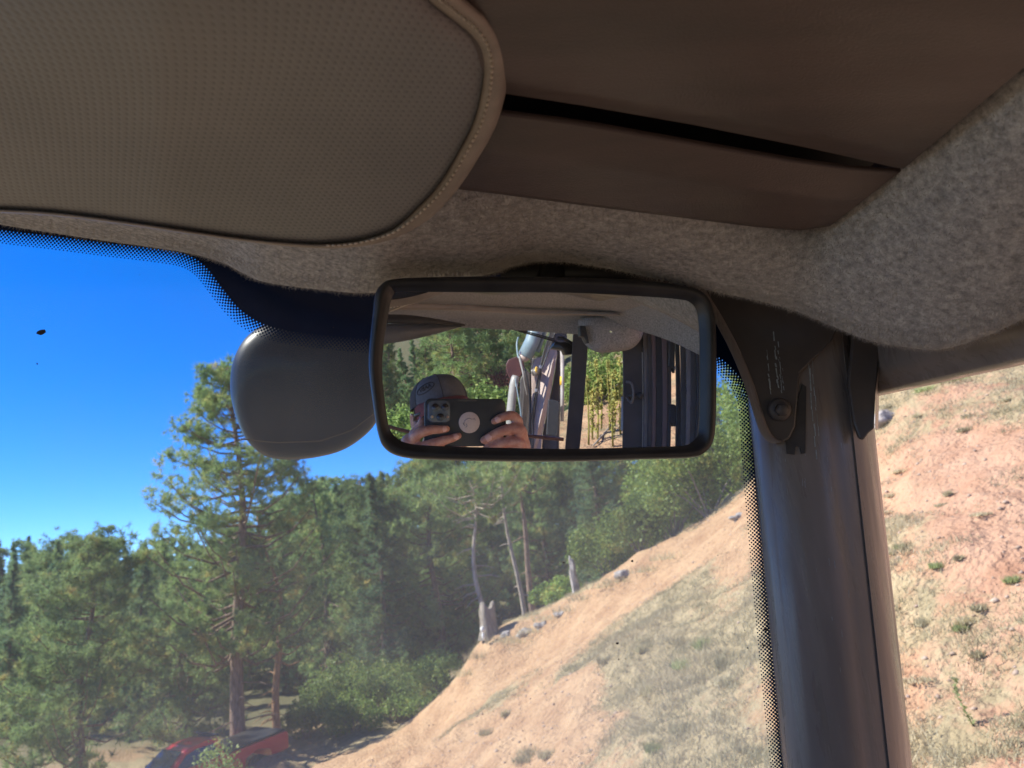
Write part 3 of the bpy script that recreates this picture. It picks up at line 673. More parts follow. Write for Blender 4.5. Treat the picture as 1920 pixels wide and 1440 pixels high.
for i, (px, py, d) in enumerate([(1000, 1192, 21.6), (1030, 1172, 21.4), (970, 1205, 21.6), (1065, 1145, 21), (940, 1200, 22), (1095, 1125, 20.6), (1130, 1100, 20), (1160, 1080, 19.6), (1210, 1055, 19), (1250, 1035, 18.6), (900, 1240, 22), (875, 1270, 21.8)]):   # roots and dead grass hanging over the crest
    q = P(px, py, d); q.z = h1(q.x, q.y)+.05; clump(400+i, q, .7, .28, HGRASS, 'dead grass and roots hanging over the bank crest', 'grass_clump', 'dead grass on the bank crest')
# stump
q = P(918, 1190, 22.8); q.z = h1(q.x, q.y)-.12; mb = MB(); rows = []
for i, (h_, r_) in enumerate([(0, .36), (.25, .27), (.6, .24), (.95, .25), (1.0, .20), (.85, .05)]):
    rows.append([q + Vector((math.cos(a*.3927)*r_*(1+.12*math.sin(a*2.3)), math.sin(a*.3927)*r_*(1+.1*math.cos(a*1.7)), h_*1.0 + (.12*math.sin(a*1.3) if i in (3, 4) else 0))) for a in range(16)])
mb.grid(rows, closed=True); single('tree_stump', mb, BARKG, 'weathered grey stump at the left end of the bank crest', 'stump', loc=q)
q2 = P(905, 1180, 22.4); mb = MB(); mb.ball(q2, CR*.075, f0*.06, Vector((0, 0, .085)), 12, 8)
mb.ball(q2+Vector((0, 0, -.2)), CR*.05, f0*.05, Vector((0, 0, .13)), 12, 8)
single('survey_marker', mb, mat('white_plastic', (.75, .75, .70), rough=.5), 'small white marker beside the weathered stump', 'marker')
# fallen branch in the reflected clearing
a_, b_ = M(1148, 728, 10), M(1112, 795, 8.2); a_.z = h1(a_.x, a_.y)+.06; b_.z = h1(b_.x, b_.y)+.05; mb = MB()
mb.tube([a_, a_.lerp(b_, .5)+Vector((.05, 0, .03)), b_], [.022, .028, .018], 7); single('fallen_branch', mb, BARKG, 'pale fallen branch lying on the dry ground in the mirror', 'branch')

# ------------------------------------------------------------ red pickup truck
def truck():
    RED = mat('red_car_paint', (.68, .022, .03), (.72, .03, .035), 3, .28, coat=.6); DK = mat('black_trim', (.012, .012, .013), (.02, .02, .02), 20, .5)
    TG = mat('tinted_car_glass', (.02, .035, .05), (.03, .045, .06), 2, .08, spec=1.0); CH = mat('chrome', (.6, .6, .6), rough=.2, metal=1)
    TY = mat('tyre_rubber', (.02, .02, .02), (.035, .03, .028), 20, .9)
    o = P(462, 1454, 25.5)
    fw = (CR*-.64 - Vector((0, 1, 0))*.77); fw.z = 0; fw.normalize(); sd_ = Vector((0, 0, 1)).cross(fw)
    # follow the slope of the track
    pA = o + fw*3.4; slope = (h1(pA.x, pA.y) - o.z)/3.4; fw = (fw + Vector((0, 0, -.10))).normalized()
    up = fw.cross(sd_).normalized()
    if up.z < 0: up = -up
    T = lambda x, y, z: o + fw*x + sd_*y + up*z      # x forward from the rear axle, y to the truck's left
    rt = thing('pickup_truck', 'red pickup truck parked nose down at the foot of the tall pine', 'truck', o)
    W = .95
    def loft(prof, ys, nm, m_, bev=.03):
        mb = MB(); mb.poly([T(x, ys[0], z) for x, z in prof], T(0, ys[1], 0)-T(0, ys[0], 0)); return part(nm, mb, m_, rt, smooth=False, bevel=bev)
    loft([(-1.15, .55), (-1.2, 1.0), (-1.15, 1.12), (1.05, 1.14), (1.05, .55), (.55, .5), (.45, .78), (0, .92), (-.45, .78), (-.52, .5)], (-W, W), 'bed', RED)
    loft([(1.07, .42), (1.07, 1.16), (2.75, 1.13), (4.35, 1.02), (4.5, .7), (4.45, .42), (3.98, .42), (3.85, .75), (3.45, .88), (3.05, .75), (2.93, .42)], (-W, W), 'body', RED, .05)
    mb = MB(); rows = []
    low = [(1.12, 1.15), (3.0, 1.13)]; 
    sec = [(1.12, 1.14, .90), (1.22, 1.68, .72), (1.5, 1.74, .70), (2.1, 1.72, .69), (2.35, 1.66, .68), (3.15, 1.12, .86)]
    mb.grid([[T(x, -w, z), T(x, -w*.9, z+.015), T(x, 0, z+.03), T(x, w*.9, z+.015), T(x, w, z)] for x, z, w in sec])
    for s in (-1, 1):
        mb.add([T(x, s*w, z) for x, z, w in sec], [tuple(range(6))])
    part('roof', mb, RED, rt, smooth=False)
    mb = MB(); mb.add([T(2.37, -.63, 1.675), T(2.37, .63, 1.675), T(3.12, .80, 1.165), T(3.12, -.80, 1.165)], [(0, 1, 2, 3)])
    for v_ in range(4): mb.v[v_] = mb.v[v_] + (fw*.5+up*.85)*.025
    w = part('windshield', mb, TG, rt, smooth=False)
    for s in (-1, 1):
        mb = MB(); pf = [(1.30, 1.19), (1.38, 1.60), (1.95, 1.63), (2.32, 1.56), (2.85, 1.19)]
        wy = lambda z: s*(.90 - (z-1.14)*.37 + .02)
        mb.add([T(x, wy(z), z) for x, z in pf], [tuple(range(5))]); part('side_window', mb, TG, rt, smooth=False)
        mb = MB(); mb.tube([T(x, wy(z)+s*.012, z) for x, z in [(1.27, 1.16), (1.34, 1.64), (1.97, 1.68), (2.37, 1.60), (2.93, 1.16)]], .022, 6); part('window_frame', mb, RED, rt)
        mb = MB(); mb.box(T(2.72, s*1.06, 1.22), fw*.05, sd_*.11, up*.075); part('wing_mirror', mb, RED if s > 0 else DK, rt, smooth=False, bevel=.02)
        mb = MB(); mb.box(T(1.6, s*.962, 1.02), fw*.09, sd_*.012, up*.018); part('door_handle', mb, CH, rt, smooth=False, bevel=.005)
        for x in (0, 3.45):
            mb = MB(); mb.tube([T(x, s*.72, .36), T(x, s*.73, .36), T(x, s*.94, .36), T(x, s*.95, .36)], [.30, .37, .37, .30], 22); wh = part('wheel', mb, TY, rt)
            mb = MB(); mb.tube([T(x, s*.93, .36), T(x, s*.962, .36)], [.22, .18], 16); part('rim', mb, CH, wh)
        mb = MB(); mb.box(T(4.46, s*.72, .82), fw*.04, sd_*.15, up*.09); part('headlight', mb, CH, rt, smooth=False, bevel=.02)
        mb = MB(); mb.box(T(4.1, s*.955, .8), fw*.05, sd_*.01, up*.03); part('marker_light', mb, mat('amber_lens', (.9, .25, .03), rough=.3), rt, smooth=False)
    mb = MB(); mb.hull_quad(T(-1.1, -.93, 1.15), T(1.05, -.93, 1.16), T(1.05, .93, 1.16), T(-1.1, .93, 1.15), up*.05); part('bed_cover', mb, DK, rt, smooth=False, bevel=.02)
    mb = MB(); mb.tube([T(1.2, -.7, 1.80), T(1.2, .7, 1.80)], .035, 8); mb.box(T(1.2, .0, 1.75), fw*.05, sd_*.5, up*.03); part('roof_light_bar', mb, DK, rt, smooth=False)
    mb = MB(); mb.box(T(4.5, 0, .6), fw*.05, sd_*.9, up*.1); part('bumper', mb, CH, rt, smooth=False, bevel=.02)
    mb = MB(); c = T(3.03, .5, 1.245)+(fw*.5+up*.85)*.03; mb.add([c, c+sd_*.1, c+sd_*.1+up*.07-fw*.1, c+up*.07-fw*.1], [(0, 1, 2, 3)])
    part('windshield_sticker', mb, mat('white_sticker', (.6, .75, .78), rough=.5), rt, smooth=False)
truck()

# loose stones over the bare soil, too many to count
def gravel():
    rng = np.random.default_rng(8); n = 9000
    az = np.radians(rng.uniform(-14, 58, n)); r_ = 3.8 + 20*rng.random(n)**.9; x = np.sin(az)*r_; y = np.cos(az)*r_
    k = np.array([cover(a, b) for a, b in zip(x, y)]); k = (k < .55) | (rng.random(n) < .25); x, y = x[k], y[k]; n = len(x)
    z = hz(x, y) + np.array([rough(a, b) for a, b in zip(x, y)]); c = np.stack([x, y, z], 1)
    oc = np.array([[1, 0, 0], [0, 1, 0], [-1, 0, 0], [0, -1, 0], [0, 0, 1], [0, 0, -1]], float)
    s_ = (.012 + .035*rng.random(n)**4)[:, None, None]*rng.uniform(.6, 1.3, (n, 6, 1)); v = (c[:, None, :] + oc[None]*s_*np.array([1, .8, .6])).reshape(-1, 3)
    f = np.array([[0, 1, 4], [1, 2, 4], [2, 3, 4], [3, 0, 4], [1, 0, 5], [2, 1, 5], [3, 2, 5], [0, 3, 5]]); f = (np.arange(n)[:, None, None]*6 + f[None]).reshape(-1, 3)
    o = raw('gravel', v, f, mat('gravel_stone', (.26, .18, .13), (.50, .38, .30), 6, .9), Vector((0, 0, 0)), smooth=False); o['kind'] = 'stuff'; o['label'] = 'loose gravel and clods scattered over the bare soil'; o['category'] = 'gravel'
gravel()
# ------------------------------------------------------------ machine cab (everything here is fixed to the cab)
HC = .21                                        # ceiling height above the camera, in the cab frame
def ceil_d(py, h=HC): return h/(math.cos(cP)*(720-py)/F + math.sin(cP))
def ws_d(py, f=.60): return f/(math.cos(cP) - math.sin(cP)*(720-py)/F)
CABL = CB(0, -1.3, -.3)
cab = thing('machine_cab', 'grey-brown excavator cab with felt headliner around the windshield and dark steel pillar', 'cab', CABL)

# felt headliner, front band
BT = [((-800, 330, .62), (-800, 120)), ((-260, 375, .62), (-260, 180)), ((0, 421, .62), (0, 250)), ((180, 449, .615), (180, 260)), ((350, 474, .60), (340, 270)), ((420, 494, .59), (420, 280)), ((490, 527, .575), (500, 290)), ((600, 543, .56), (620, 300)), ((700, 549, .545), (720, 310)),
      ((790, 527, .54), (790, 320)), ((880, 520, .54), (850, 330)), ((925, 512, .54), (900, 335)), ((960, 499, .54), (950, 340)), ((1010, 490, .54), (1010, 345)), ((1090, 495, .54), (1100, 355)), ((1210, 518, .54), (1200, 370)), ((1330, 545, .54), (1300, 385)),
      ((1420, 563, .535), (1400, 398)), ((1490, 582, .53), (1480, 410)), ((1555, 609, .52), (1540, 412)), ((1630, 638, .505), (1590, 380)), ((1700, 651, .49), (1650, 335)), ((1765, 655, .475), (1720, 280)), ((1840, 634, .455), (1800, 212)), ((1920, 597, .435), (1910, 120)), ((2050, 530, .41), (2040, 10)), ((2250, 430, .38), (2200, -140))]
bot = interp([b for b, t in BT], 280); top = interp([(t[0], t[1], ceil_d(t[1])) for b, t in BT], 280)
top = [Vector((t.x, t.y, ceil_d(t.y))) for t in top]
def felt_sheet(bot, top, n=34, roll=6, bulge=.018, pf=None):
    rows = []
    for i in range(n+1):
        t = i/n; r_ = []
        for b, tt in zip(bot, top):
            q = tt.lerp(b, t); q.z = tt.z + (b.z-tt.z)*t**1.0 - bulge*math.sin(math.pi*min(1, t*.97))**.8
            w = noise.noise(Vector((q.x*.004, q.y*.004, 0)))*.004
            r_.append(P(q.x, q.y, q.z + w))
        rows.append(r_)
    for k in range(1, roll+1):                  # the edge curls away from the camera
        a = math.pi*.75*k/roll; rad_ = .011
        rows.append([P(b.x, b.y - (1-math.cos(a))*rad_*F/b.z*.55, b.z + rad_*math.sin(a)*1.0 + .012*k/roll) for b in bot])
    return rows
rows = felt_sheet(bot, top)
mb = MB(); mb.grid(rows); headliner = part('headliner', mb, FELT, cab)
def fuzz(rows, edge, n_edge, n_surf, seed, length, width, root, view=1):
    rng = random.Random(seed); mbv = []
    nr, nc = len(rows), len(rows[0])
    for k in range(n_edge + n_surf):
        if k < n_edge: i = rng.choice(edge)
        else: i = rng.randrange(1, nr-7)
        j = rng.randrange(1, nc-1); f_ = rng.random(); g = rng.random()
        p = rows[i][j].lerp(rows[i][j-1], f_).lerp(rows[i-1][j], g)
        nrm = (rows[i][j-1]-rows[i][j]).cross(rows[i-1][j]-rows[i][j]);
        if nrm.length < 1e-12: continue
        nrm.normalize()
        if nrm.dot(CAM-p) < 0 and k >= n_edge: nrm = -nrm
        if k < n_edge: d = (-CU*rng.uniform(.2, 1) + nrm*rng.uniform(-.3, .5) + CR*rng.gauss(0, .5)).normalized(); L_ = length*rng.uniform(.3, 1)*(1.6 if rng.random() < .04 else 1)
        else: d = (nrm*.55 + CR*rng.gauss(0, .6) + CU*rng.gauss(0, .6)).normalized(); L_ = length*rng.uniform(.3, .7)
        t = d.cross(f0); 
        if t.length < .05: t = CR.copy()
        t = t.normalized()*width; m_ = p + d*L_*.55 + CR*rng.gauss(0, .12)*L_
        mbv.append((p-t, p+t, m_+t*.6, m_-t*.6, p + d*L_ + CR*rng.gauss(0, .3)*L_))
    v = np.array([[tuple(a) for a in q] for q in mbv]).reshape(-1, 3)
    mq_ = MB(); mq_.v = [Vector(a) for a in v]; mq_.f = []
    for k in range(len(mbv)): o = k*5; mq_.f += [(o, o+1, o+2, o+3), (o+3, o+2, o+4)]
    o = raw('felt_fuzz', [tuple(a) for a in mq_.v], mq_.f, FUZZ, ORIG[root.name], parent=root, smooth=False); o['kind'] = 'stuff'
    return o
fuzz(rows, [31, 32, 33, 34, 35, 36, 37], 20000, 42000, 4, .0042, .00009, headliner)

# smoked roof panel in two overlapping pieces
lipU = lin([(640, 118), (950, 176), (1100, 199), (1300, 234), (1500, 274), (1600, 296), (1668, 312), (1694, 316)], 70)
lipL = lin([(640, 158), (950, 206), (1100, 226), (1300, 262), (1500, 297), (1600, 310), (1668, 315), (1694, 317)], 70)
topE = lin([(640, -260), (1200, -260), (1700, -260), (2260, -160)], 70)
botE = lin([(640, 322), (820, 350), (950, 366), (1100, 386), (1300, 411), (1420, 426), (1500, 432), (1556, 424)], 70)
def ruled(a, b, n, dfn): return [[P(*(p.lerp(q, i/n)), dfn(p.lerp(q, i/n), i/n)) for p, q in zip(a, b)] for i in range(n+1)]
def skirt(rows, off):
    return [[p+off for p in rows[0]]] + rows + [[p+off for p in rows[-1]]]
upn = CB(0, 1, 0)-CB(0, 0, 0)
v2 = lambda L: [Vector((p[0], p[1])) for p in L]
ru = ruled(v2(lipU), v2(topE), 16, lambda p, t: ceil_d(p.y, HC-.012 + .004*(1-t)**6) + (.003 if t == 0 else 0) - .004*math.sin(p.x*.006)*t)
mb = MB(); mb.grid(skirt(ru, upn*.016)); rim_ = [r[-1] for r in ru]; mb.grid([rim_, [p+upn*.016 for p in rim_]])
roofp = part('roof_panel', mb, PANEL, cab)
rl = ruled(v2(lipL), v2(botE), 24, lambda p, t: ceil_d(p.y, HC-.004 - .006*min(1, t*2.0)) + .001*math.sin(p.x*.01) + (.004 if t == 0 else 0))
mb = MB(); mb.grid(rl + [[p+upn*.016 for p in rl[-1]]]); rim_ = [r[-1] for r in rl]; mb.grid([rim_, [p+upn*.016 for p in rim_]]); part('roof_panel_edge', mb, PANEL, cab)
mb = MB(); mb.grid([[P(p.x, p.y-70, ceil_d(p.y-70, HC+.022)) for p in lipU], [P(p.x, p.y+60, ceil_d(p.y+60, HC+.022)) for p in lipL]]); part('panel_gap', mb, BLACKGAP, cab)

# roof shell over everything
mb = MB(); mb.box(CB(-.25, HC+.14, -.46), CR*1.1, (CB(0, 0, 1)-CB(0, 0, 0))*1.08, upn*.02); part('roof', mb, STEEL, cab, smooth=False, bevel=.01)

# windshield pane, seen through, with enamel border and halftone dots
WC = lambda px, py, off=0: P(px, py, ws_d(py) + off)
mb = MB(); g = [[WC(-500+ (2010)*i/12, 330+ 1350*j/12) for i in range(13)] for j in range(13)]; mb.grid(g)
wsh = part('windshield', mb, GLASS, cab)
L1 = interp([(-120, 410), (0, 431), (100, 443), (200, 456), (300, 468), (350, 478), (385, 500), (420, 545), (450, 580), (490, 606), (540, 620), (610, 629), (700, 638), (760, 645)], 150)
L1 = [Vector((p[0], p[1])) for p in L1]
mb = MB(); mb.grid([[WC(p.x, p.y, -.0015) for p in L1], [WC(p.x*.97+20, p.y-60-(max(0, min(1, (p.x-330)/200))*60), -.0015) for p in L1], [WC(p.x*.97+40, 330, -.0015) for p in L1]])
mb.grid([[WC(x, 330, -.0016) for x in (700, 1000, 1400)], [WC(x, 650, -.0016) for x in (700, 1000, 1400)]])
L2 = interp([(1250, 610), (1310, 655), (1345, 672), (1372, 697), (1392, 725), (1403, 760), (1409, 850), (1418, 960), (1432, 1120), (1447, 1280), (1464, 1440), (1485, 1620)], 150)
L2 = [Vector((p[0]+6, p[1])) for p in L2]
mb.grid([[WC(p.x, p.y, -.0015) for p in L2], [WC(p.x+90, max(500, p.y-50) if p.y < 760 else p.y, -.0015) for p in L2]])
part('frit_band', mb, FRIT, wsh, smooth=False)
def dots(line, side, rows_, pitch, r1, r2):
    mb = MB(); seg = 0; L_ = [Vector((p[0], p[1])) for p in line]
    cum = [0]
    for a, b in zip(L_, L_[1:]): cum.append(cum[-1]+(b-a).length)
    n = int(cum[-1]/pitch)
    for k in range(n*rows_):
        i, row = divmod(k, rows_); s = (i + (.5 if row % 2 else 0))*pitch
        j = max(0, min(len(L_)-2, int(np.searchsorted(cum, s))-1)); t = (L_[j+1]-L_[j]).normalized(); nn = Vector((-t.y, t.x))*side
        p = L_[j] + t*(s-cum[j]) + nn*(row*pitch*.52 + 1.0); r_ = r1 + (r2-r1)*row/(rows_-1)
        o = len(mb.v); mb.v += [WC(p.x+r_*math.cos(a*math.pi/3), p.y+r_*math.sin(a*math.pi/3), -.0017) for a in range(6)]; mb.f.append(tuple(range(o, o+6)))
    return mb
mb = dots(L1, 1, 7, 7.2, 3.0, 1.5)
m2 = dots(L2, 1, 7, 7.2, 3.2, 1.6); o = len(mb.v); mb.v += m2.v; mb.f += [tuple(i+o for i in f) for f in m2.f]
part('frit_dots', mb, FRIT, wsh, smooth=False)
# specks of dirt stuck to the glass
rd = random.Random(21); mb = MB()
for px, py, s in [(78, 623, 7), (70, 682, 2), (1185, 1052, 3.2), (1057, 1055, 2), (1158, 1206, 3.5), (1160, 1236, 2), (1436, 1180, 5), (1432, 1210, 3.5), (1402, 1215, 2), (1367, 733, 1.5)] + [(rd.uniform(0, 1400), rd.uniform(480, 1430), rd.uniform(.6, 1.2)) for _ in range(70)]:
    n_ = 7; o = len(mb.v); mb.v += [WC(px+s*rd.uniform(.5, 1.25)*math.cos(a*6.283/n_)*(1.5 if s > 5 else 1), py+s*rd.uniform(.4, 1)*math.sin(a*6.283/n_), -.002) for a in range(n_)]; mb.f.append(tuple(range(o, o+n_)))
part('dirt_speck', mb, mat('dirt', (.03, .022, .018), rough=.9), wsh, smooth=False)

# right front pillar
def pil(s, py, dz):   # s across 0..1, dz towards the camera
    lx = 1470 - (1440-py)*.0945; rx = 1711 - (1440-py)*.112
    d = ws_d(py, .60) - dz; px = lx + (rx-lx)*s; return P(px, py, d)
prof = [(-.01, .0), (.0, .012), (.02, .024), (.06, .034), (.13, .041), (.22, .045), (.35, .0465), (.50, .047), (.60, .0465), (.635, .044), (.70, .0425), (.79, .041), (.809, .0395), (.816, .0395), (.822, .041), (.88, .037), (.93, .028), (.97, .016), (1.0, -.002), (1.0, -.02), (.9, -.035), (.1, -.035), (-.01, -.02)]
mb = MB(); mb.grid([[pil(s, py, dz) for s, dz in prof] for py in np.linspace(470, 1750, 26)], closed=True)
pillar = part('pillar', mb, STEEL, cab); autosmooth(pillar, 50)
pn = -f0
def plate(outline, base_dz, thick, nm, m_, bev=.0015, root=pillar):
    mb = MB(); mb.poly([P(x, y, ws_d(y, .60)-base_dz) for x, y in outline], f0*thick); return part(nm, mb, m_, root, smooth=False, bevel=bev)
plate([(1290, 500), (1322, 556), (1352, 606), (1380, 660), (1404, 718), (1420, 768), (1432, 806), (1447, 826), (1464, 831), (1481, 823), (1492, 800), (1500, 700), (1560, 640), (1600, 560), (1600, 480), (1290, 480)], .052, .004, 'gusset_plate', STEELD)
mb = MB(); crv = interp([(1300, 520), (1322, 556), (1352, 606), (1380, 660), (1404, 718), (1420, 768), (1433, 806), (1447, 824), (1462, 830)], 50)
mb.grid([[P(x, y, ws_d(y, .60)-.056) for x, y, *_ in [tuple(p)+(0,) for p in [Vector((q[0]-9, q[1]+2)) for q in crv]]], [P(q[0]+4, q[1]-1, ws_d(q[1], .60)-.0575) for q in crv], [P(q[0]+8, q[1]-2, ws_d(q[1], .60)-.0525) for q in crv]])
mb.grid([[P(q[0]-9, q[1]+2, ws_d(q[1], .60)-.056) for q in crv], [P(q[0]-7, q[1]+2, ws_d(q[1], .60)-.02) for q in crv]])
part('gusset_flange', mb, STEEL, pillar)
plate([(1600, 480), (1598, 640), (1590, 720), (1600, 790), (1611, 822), (1620, 826), (1630, 812), (1640, 804), (1643, 740), (1650, 660), (1660, 480)], .050, .004, 'rear_gusset_plate', STEELD)
mb = MB(); mb.grid([[P(x, y, ws_d(y, .60)-.0505) for x, y in [(1654, 620), (1647, 690), (1641, 740), (1641, 803)]], [P(x, y, ws_d(y, .60)-.01) for x, y in [(1662, 620), (1654, 690), (1648, 740), (1647, 806)]]]); part('gusset_return', mb, STEEL, pillar)
c = P(1461, 768, ws_d(768)-.054); mb = MB(); mb.tube([c, c+pn*.001, c+pn*.003, c+pn*.003], [.0088, .0088, .0072, .0001], 22); mb.tube([c+pn*.002, c+pn*.0075, c+pn*.0085], [.0048, .0048, .0036], 6)
bolt = part('bolt', mb, STEELD, pillar)
mb = MB(); tape = mat('torn_tape', (.02, .02, .022), (.04, .038, .038), 60, .6)
mb.poly([P(x, y, ws_d(y)-.0482) for x, y in [(1472, 806), (1490, 770), (1505, 720), (1512, 725), (1510, 850), (1503, 851), (1500, 838), (1492, 836), (1490, 853), (1476, 851)]], f0*.001); part('torn_tape', mb, tape, pillar, smooth=False)
rd = random.Random(2); mb = MB()
def streak(x, y0, y1, w, dz, dens=1.0):
    y = y0
    while y < y1:
        ln = rd.uniform(3, 14)*dens; x2 = x + (y-y0)*.085 + rd.uniform(-1.2, 1.2); ww = w*rd.uniform(.3, 1)
        q = [P(x2-ww, y, ws_d(y)-dz), P(x2+ww*rd.uniform(.3, 1), y+rd.uniform(-2, 2), ws_d(y)-dz), P(x2+ww+1, y+ln, ws_d(y+ln)-dz), P(x2-ww*rd.uniform(0, 1)+1, y+ln, ws_d(y+ln)-dz)]
        o = len(mb.v); mb.v += q; mb.f.append((o, o+1, o+2, o+3)); y += ln + (rd.uniform(0, 10) if rd.random() < .45 else 0)
streak(1437, 655, 735, 1.6, .0526); streak(1450, 622, 735, 2.2, .0526, 1.3); streak(1458, 640, 735, 1.2, .0526); streak(1466, 690, 738, 1.0, .0526)
streak(1514, 650, 860, 1.8, .0474, 2.2); streak(1518, 622, 800, 1.2, .0474, 2); streak(1491, 715, 800, 2.4, .0478, 2)
for _ in range(40):
    x = rd.uniform(1430, 1640); y = rd.uniform(600, 1430)
    if y < 820 or x < 1470+(y-1440)*.09 or x > 1600: continue
    streak(x, y, y+rd.uniform(3, 12), .8, .0475)
part('scuff_mark', mb, SCRATCH, pillar, smooth=False)

# side header rail running towards the camera
a, b = P(1600, 675, .625), P(2350, 455, .36)
mb = MB(); rows = []
ax = (b-a).normalized(); nx = ax.cross(upn).normalized(); nu = nx.cross(ax).normalized()
if nu.dot(CU) < 0: nu = -nu
if nx.dot(f0) > 0: nx = -nx
for t in np.linspace(0, 1, 14):
    c = a.lerp(b, t)
    rows.append([c + nx*x + nu*y for x, y in [(-.02, .03), (.012, .03), (.018, .02), (.018, -.016), (.014, -.0225), (.006, -.027), (.004, -.031), (-.004, -.032), (-.02, -.03)]])
mb.grid(rows, closed=True); part('side_rail', mb, STEEL, cab); 
mb = MB(); mb.grid([[a.lerp(b, t)+nx*.0185+nu*-.018 for t in np.linspace(0, 1, 8)], [a.lerp(b, t)+nx*.0085+nu*-.0285 for t in np.linspace(0, 1, 8)]])

# side window pane behind the pillar and simple sill, floor, lower walls of the cab
mb = MB(); mb.add([P(1690, 560, .64), P(2600, 300, .30), P(2600, 2400, .34), P(1760, 1800, .60)], [(0, 1, 2, 3)]); part('side_window', mb, GLASS2, cab, smooth=False)
rtv = CR; fwv = CB(0, 0, 1)-CB(0, 0, 0)
mb = MB(); mb.box(CB(-.25, -1.32, -.35), rtv*.95, fwv*.98, upn*.02); part('floor', mb, RUBBER, cab, smooth=False)
mb = MB(); mb.box(CB(-.25, -1.0, .62), rtv*.80, fwv*.02, upn*.32)
part('front_wall', mb, STEEL, cab, smooth=False, bevel=.01)
mb = MB(); mb.box(CB(-.95, -.45, .55), rtv*.035, fwv*.035, upn*.85); part('left_pillar', mb, STEEL, cab, smooth=False, bevel=.012)

# --- rear of the cab, as the convex mirror shows it
def mgrid(rowspec, n, nm, m_, root=cab, skirt_=0.0):
    rows = []
    for r_ in rowspec:
        L_ = interp(r_, n); rows.append([M(p[0], p[1], p[2]) for p in L_])
    mb = MB(); mb.grid(rows); return part(nm, mb, m_, root)
# ceiling felt, trim strip, rear felt band
mgrid([[(690, 505, .72), (900, 500, .75), (1150, 505, .72), (1340, 520, .65)],
       [(690, 556, 1.00), (900, 562, 1.05), (1150, 568, 1.0), (1340, 600, .9)],
       [(690, 575, 1.16), (900, 584, 1.24), (1150, 592, 1.2), (1340, 612, .98)]], 40, 'rear_headliner', FELT)
mgrid([[(690, 566, 1.11), (850, 570, 1.13), (1000, 580, 1.14), (1160, 586, 1.12)], [(690, 577, 1.10), (850, 577, 1.12), (1000, 587, 1.13), (1160, 590, 1.10)], [(690, 582, 1.14), (850, 582, 1.16), (1000, 590, 1.17), (1160, 592, 1.16)]], 40, 'headliner_trim', mat('beige_plastic', (.28, .22, .18), (.33, .27, .22), 20, .5))
mgrid([[(690, 578, 1.2), (850, 580, 1.22), (1000, 586, 1.24), (1120, 588, 1.22)], [(690, 596, 1.38), (850, 600, 1.40), (1000, 600, 1.42), (1120, 606, 1.42)], [(690, 600, 1.36), (850, 612, 1.38), (1000, 620, 1.42), (1120, 628, 1.42)], [(690, 600, 1.44), (850, 613, 1.46), (1000, 621, 1.5), (1120, 630, 1.5)]], 40, 'rear_felt_band', FELT)
mgrid([[(690, 590, 1.16), (760, 590, 1.16), (820, 598, 1.17), (872, 608, 1.2)], [(690, 600, 1.10), (760, 602, 1.10), (820, 606, 1.12), (872, 611, 1.16)], [(690, 606, 1.12), (760, 607, 1.12), (820, 609, 1.15), (872, 612, 1.2)]], 30, 'dark_trim', STEELD)
mgrid([[(690, 606, 1.12), (760, 607, 1.12), (820, 608, 1.13), (866, 611, 1.16)], [(690, 625, 1.07), (760, 620, 1.07), (820, 615, 1.09), (866, 613, 1.14)], [(690, 648, 1.10), (750, 641, 1.10), (810, 628, 1.13), (862, 614, 1.16)]], 30, 'visor_reflection_pad', VISOR)  # added pad standing in for the sun visor's own reflection
# right hand headliner, lower line running down to the right
mgrid([[(1095, 520, .80), (1180, 520, .76), (1260, 525, .70), (1350, 540, .62)], [(1098, 585, 1.25), (1180, 590, 1.12), (1260, 605, .98), (1350, 640, .82)], [(1108, 599, 1.30), (1190, 618, 1.16), (1262, 642, 1.0), (1350, 685, .84)], [(1108, 600, 1.35), (1190, 617, 1.20), (1262, 640, 1.05), (1350, 680, .90)]], 30, 'side_headliner', FELT)
# speaker pod
mb = MB(); oc = [(1086, 598), (1086, 615), (1093, 640), (1104, 652), (1122, 661), (1150, 660), (1182, 655), (1199, 640), (1206, 622), (1200, 605), (1160, 592), (1110, 590)]
cn = Vector((1145, 622))
rws = [[M(cn.x+(x-cn.x)*k, cn.y+(y-cn.y)*k, d) for x, y in [tuple(p[:2]) for p in interp([(a_, b_, 0) for a_, b_ in oc], 40, True)]] for k, d in [(.05, 1.20), (.5, 1.20), (.85, 1.215), (.97, 1.24), (1.0, 1.30), (.95, 1.45)]]
mb.grid(rws, closed=True); part('speaker_pod', mb, FELT, cab)
mb = MB(); mb.poly([M(x, y, 1.19) for x, y in [(1087, 610), (1098, 611), (1105, 643), (1101, 644), (1095, 632), (1088, 630)]], f0*-.02); part('coat_hook', mb, RUBBER, cab, smooth=False, bevel=.002)
def mbox(x0a, x1a, x0b, x1b, ya, yb, d, th, nm, m_, root=cab, bev=.002, db=None):
    mb = MB(); db = db or d; a_, b_, c_, d_ = M(x0a, ya, d), M(x1a, ya, d), M(x1b, yb, db), M(x0b, yb, db)
    n_ = (b_-a_).cross(d_-a_).normalized()
    if n_.dot(M(x0a, ya, d+.1)-a_) < 0: n_ = -n_
    mb.hull_quad(a_, b_, c_, d_, n_*th); return part(nm, mb, m_, root, smooth=False, bevel=bev)
mbox(1075, 1104, 1054, 1081, 612, 900, 1.5, .05, 'rear_post', STEELD)
FR = 1.36
mbox(1167, 1206, 1165, 1204, 625, 900, FR, .05, 'rear_side_post', STEELD)
mbox(1203.4, 1205.2, 1201.4, 1203.2, 660, 900, FR-.012, .005, 'edge_strip', mat('bright_strip', (.6, .5, .4), rough=.5))
mbox(1205.5, 1213, 1203.5, 1211, 618, 900, FR-.02, .04, 'door_frame', STEEL)
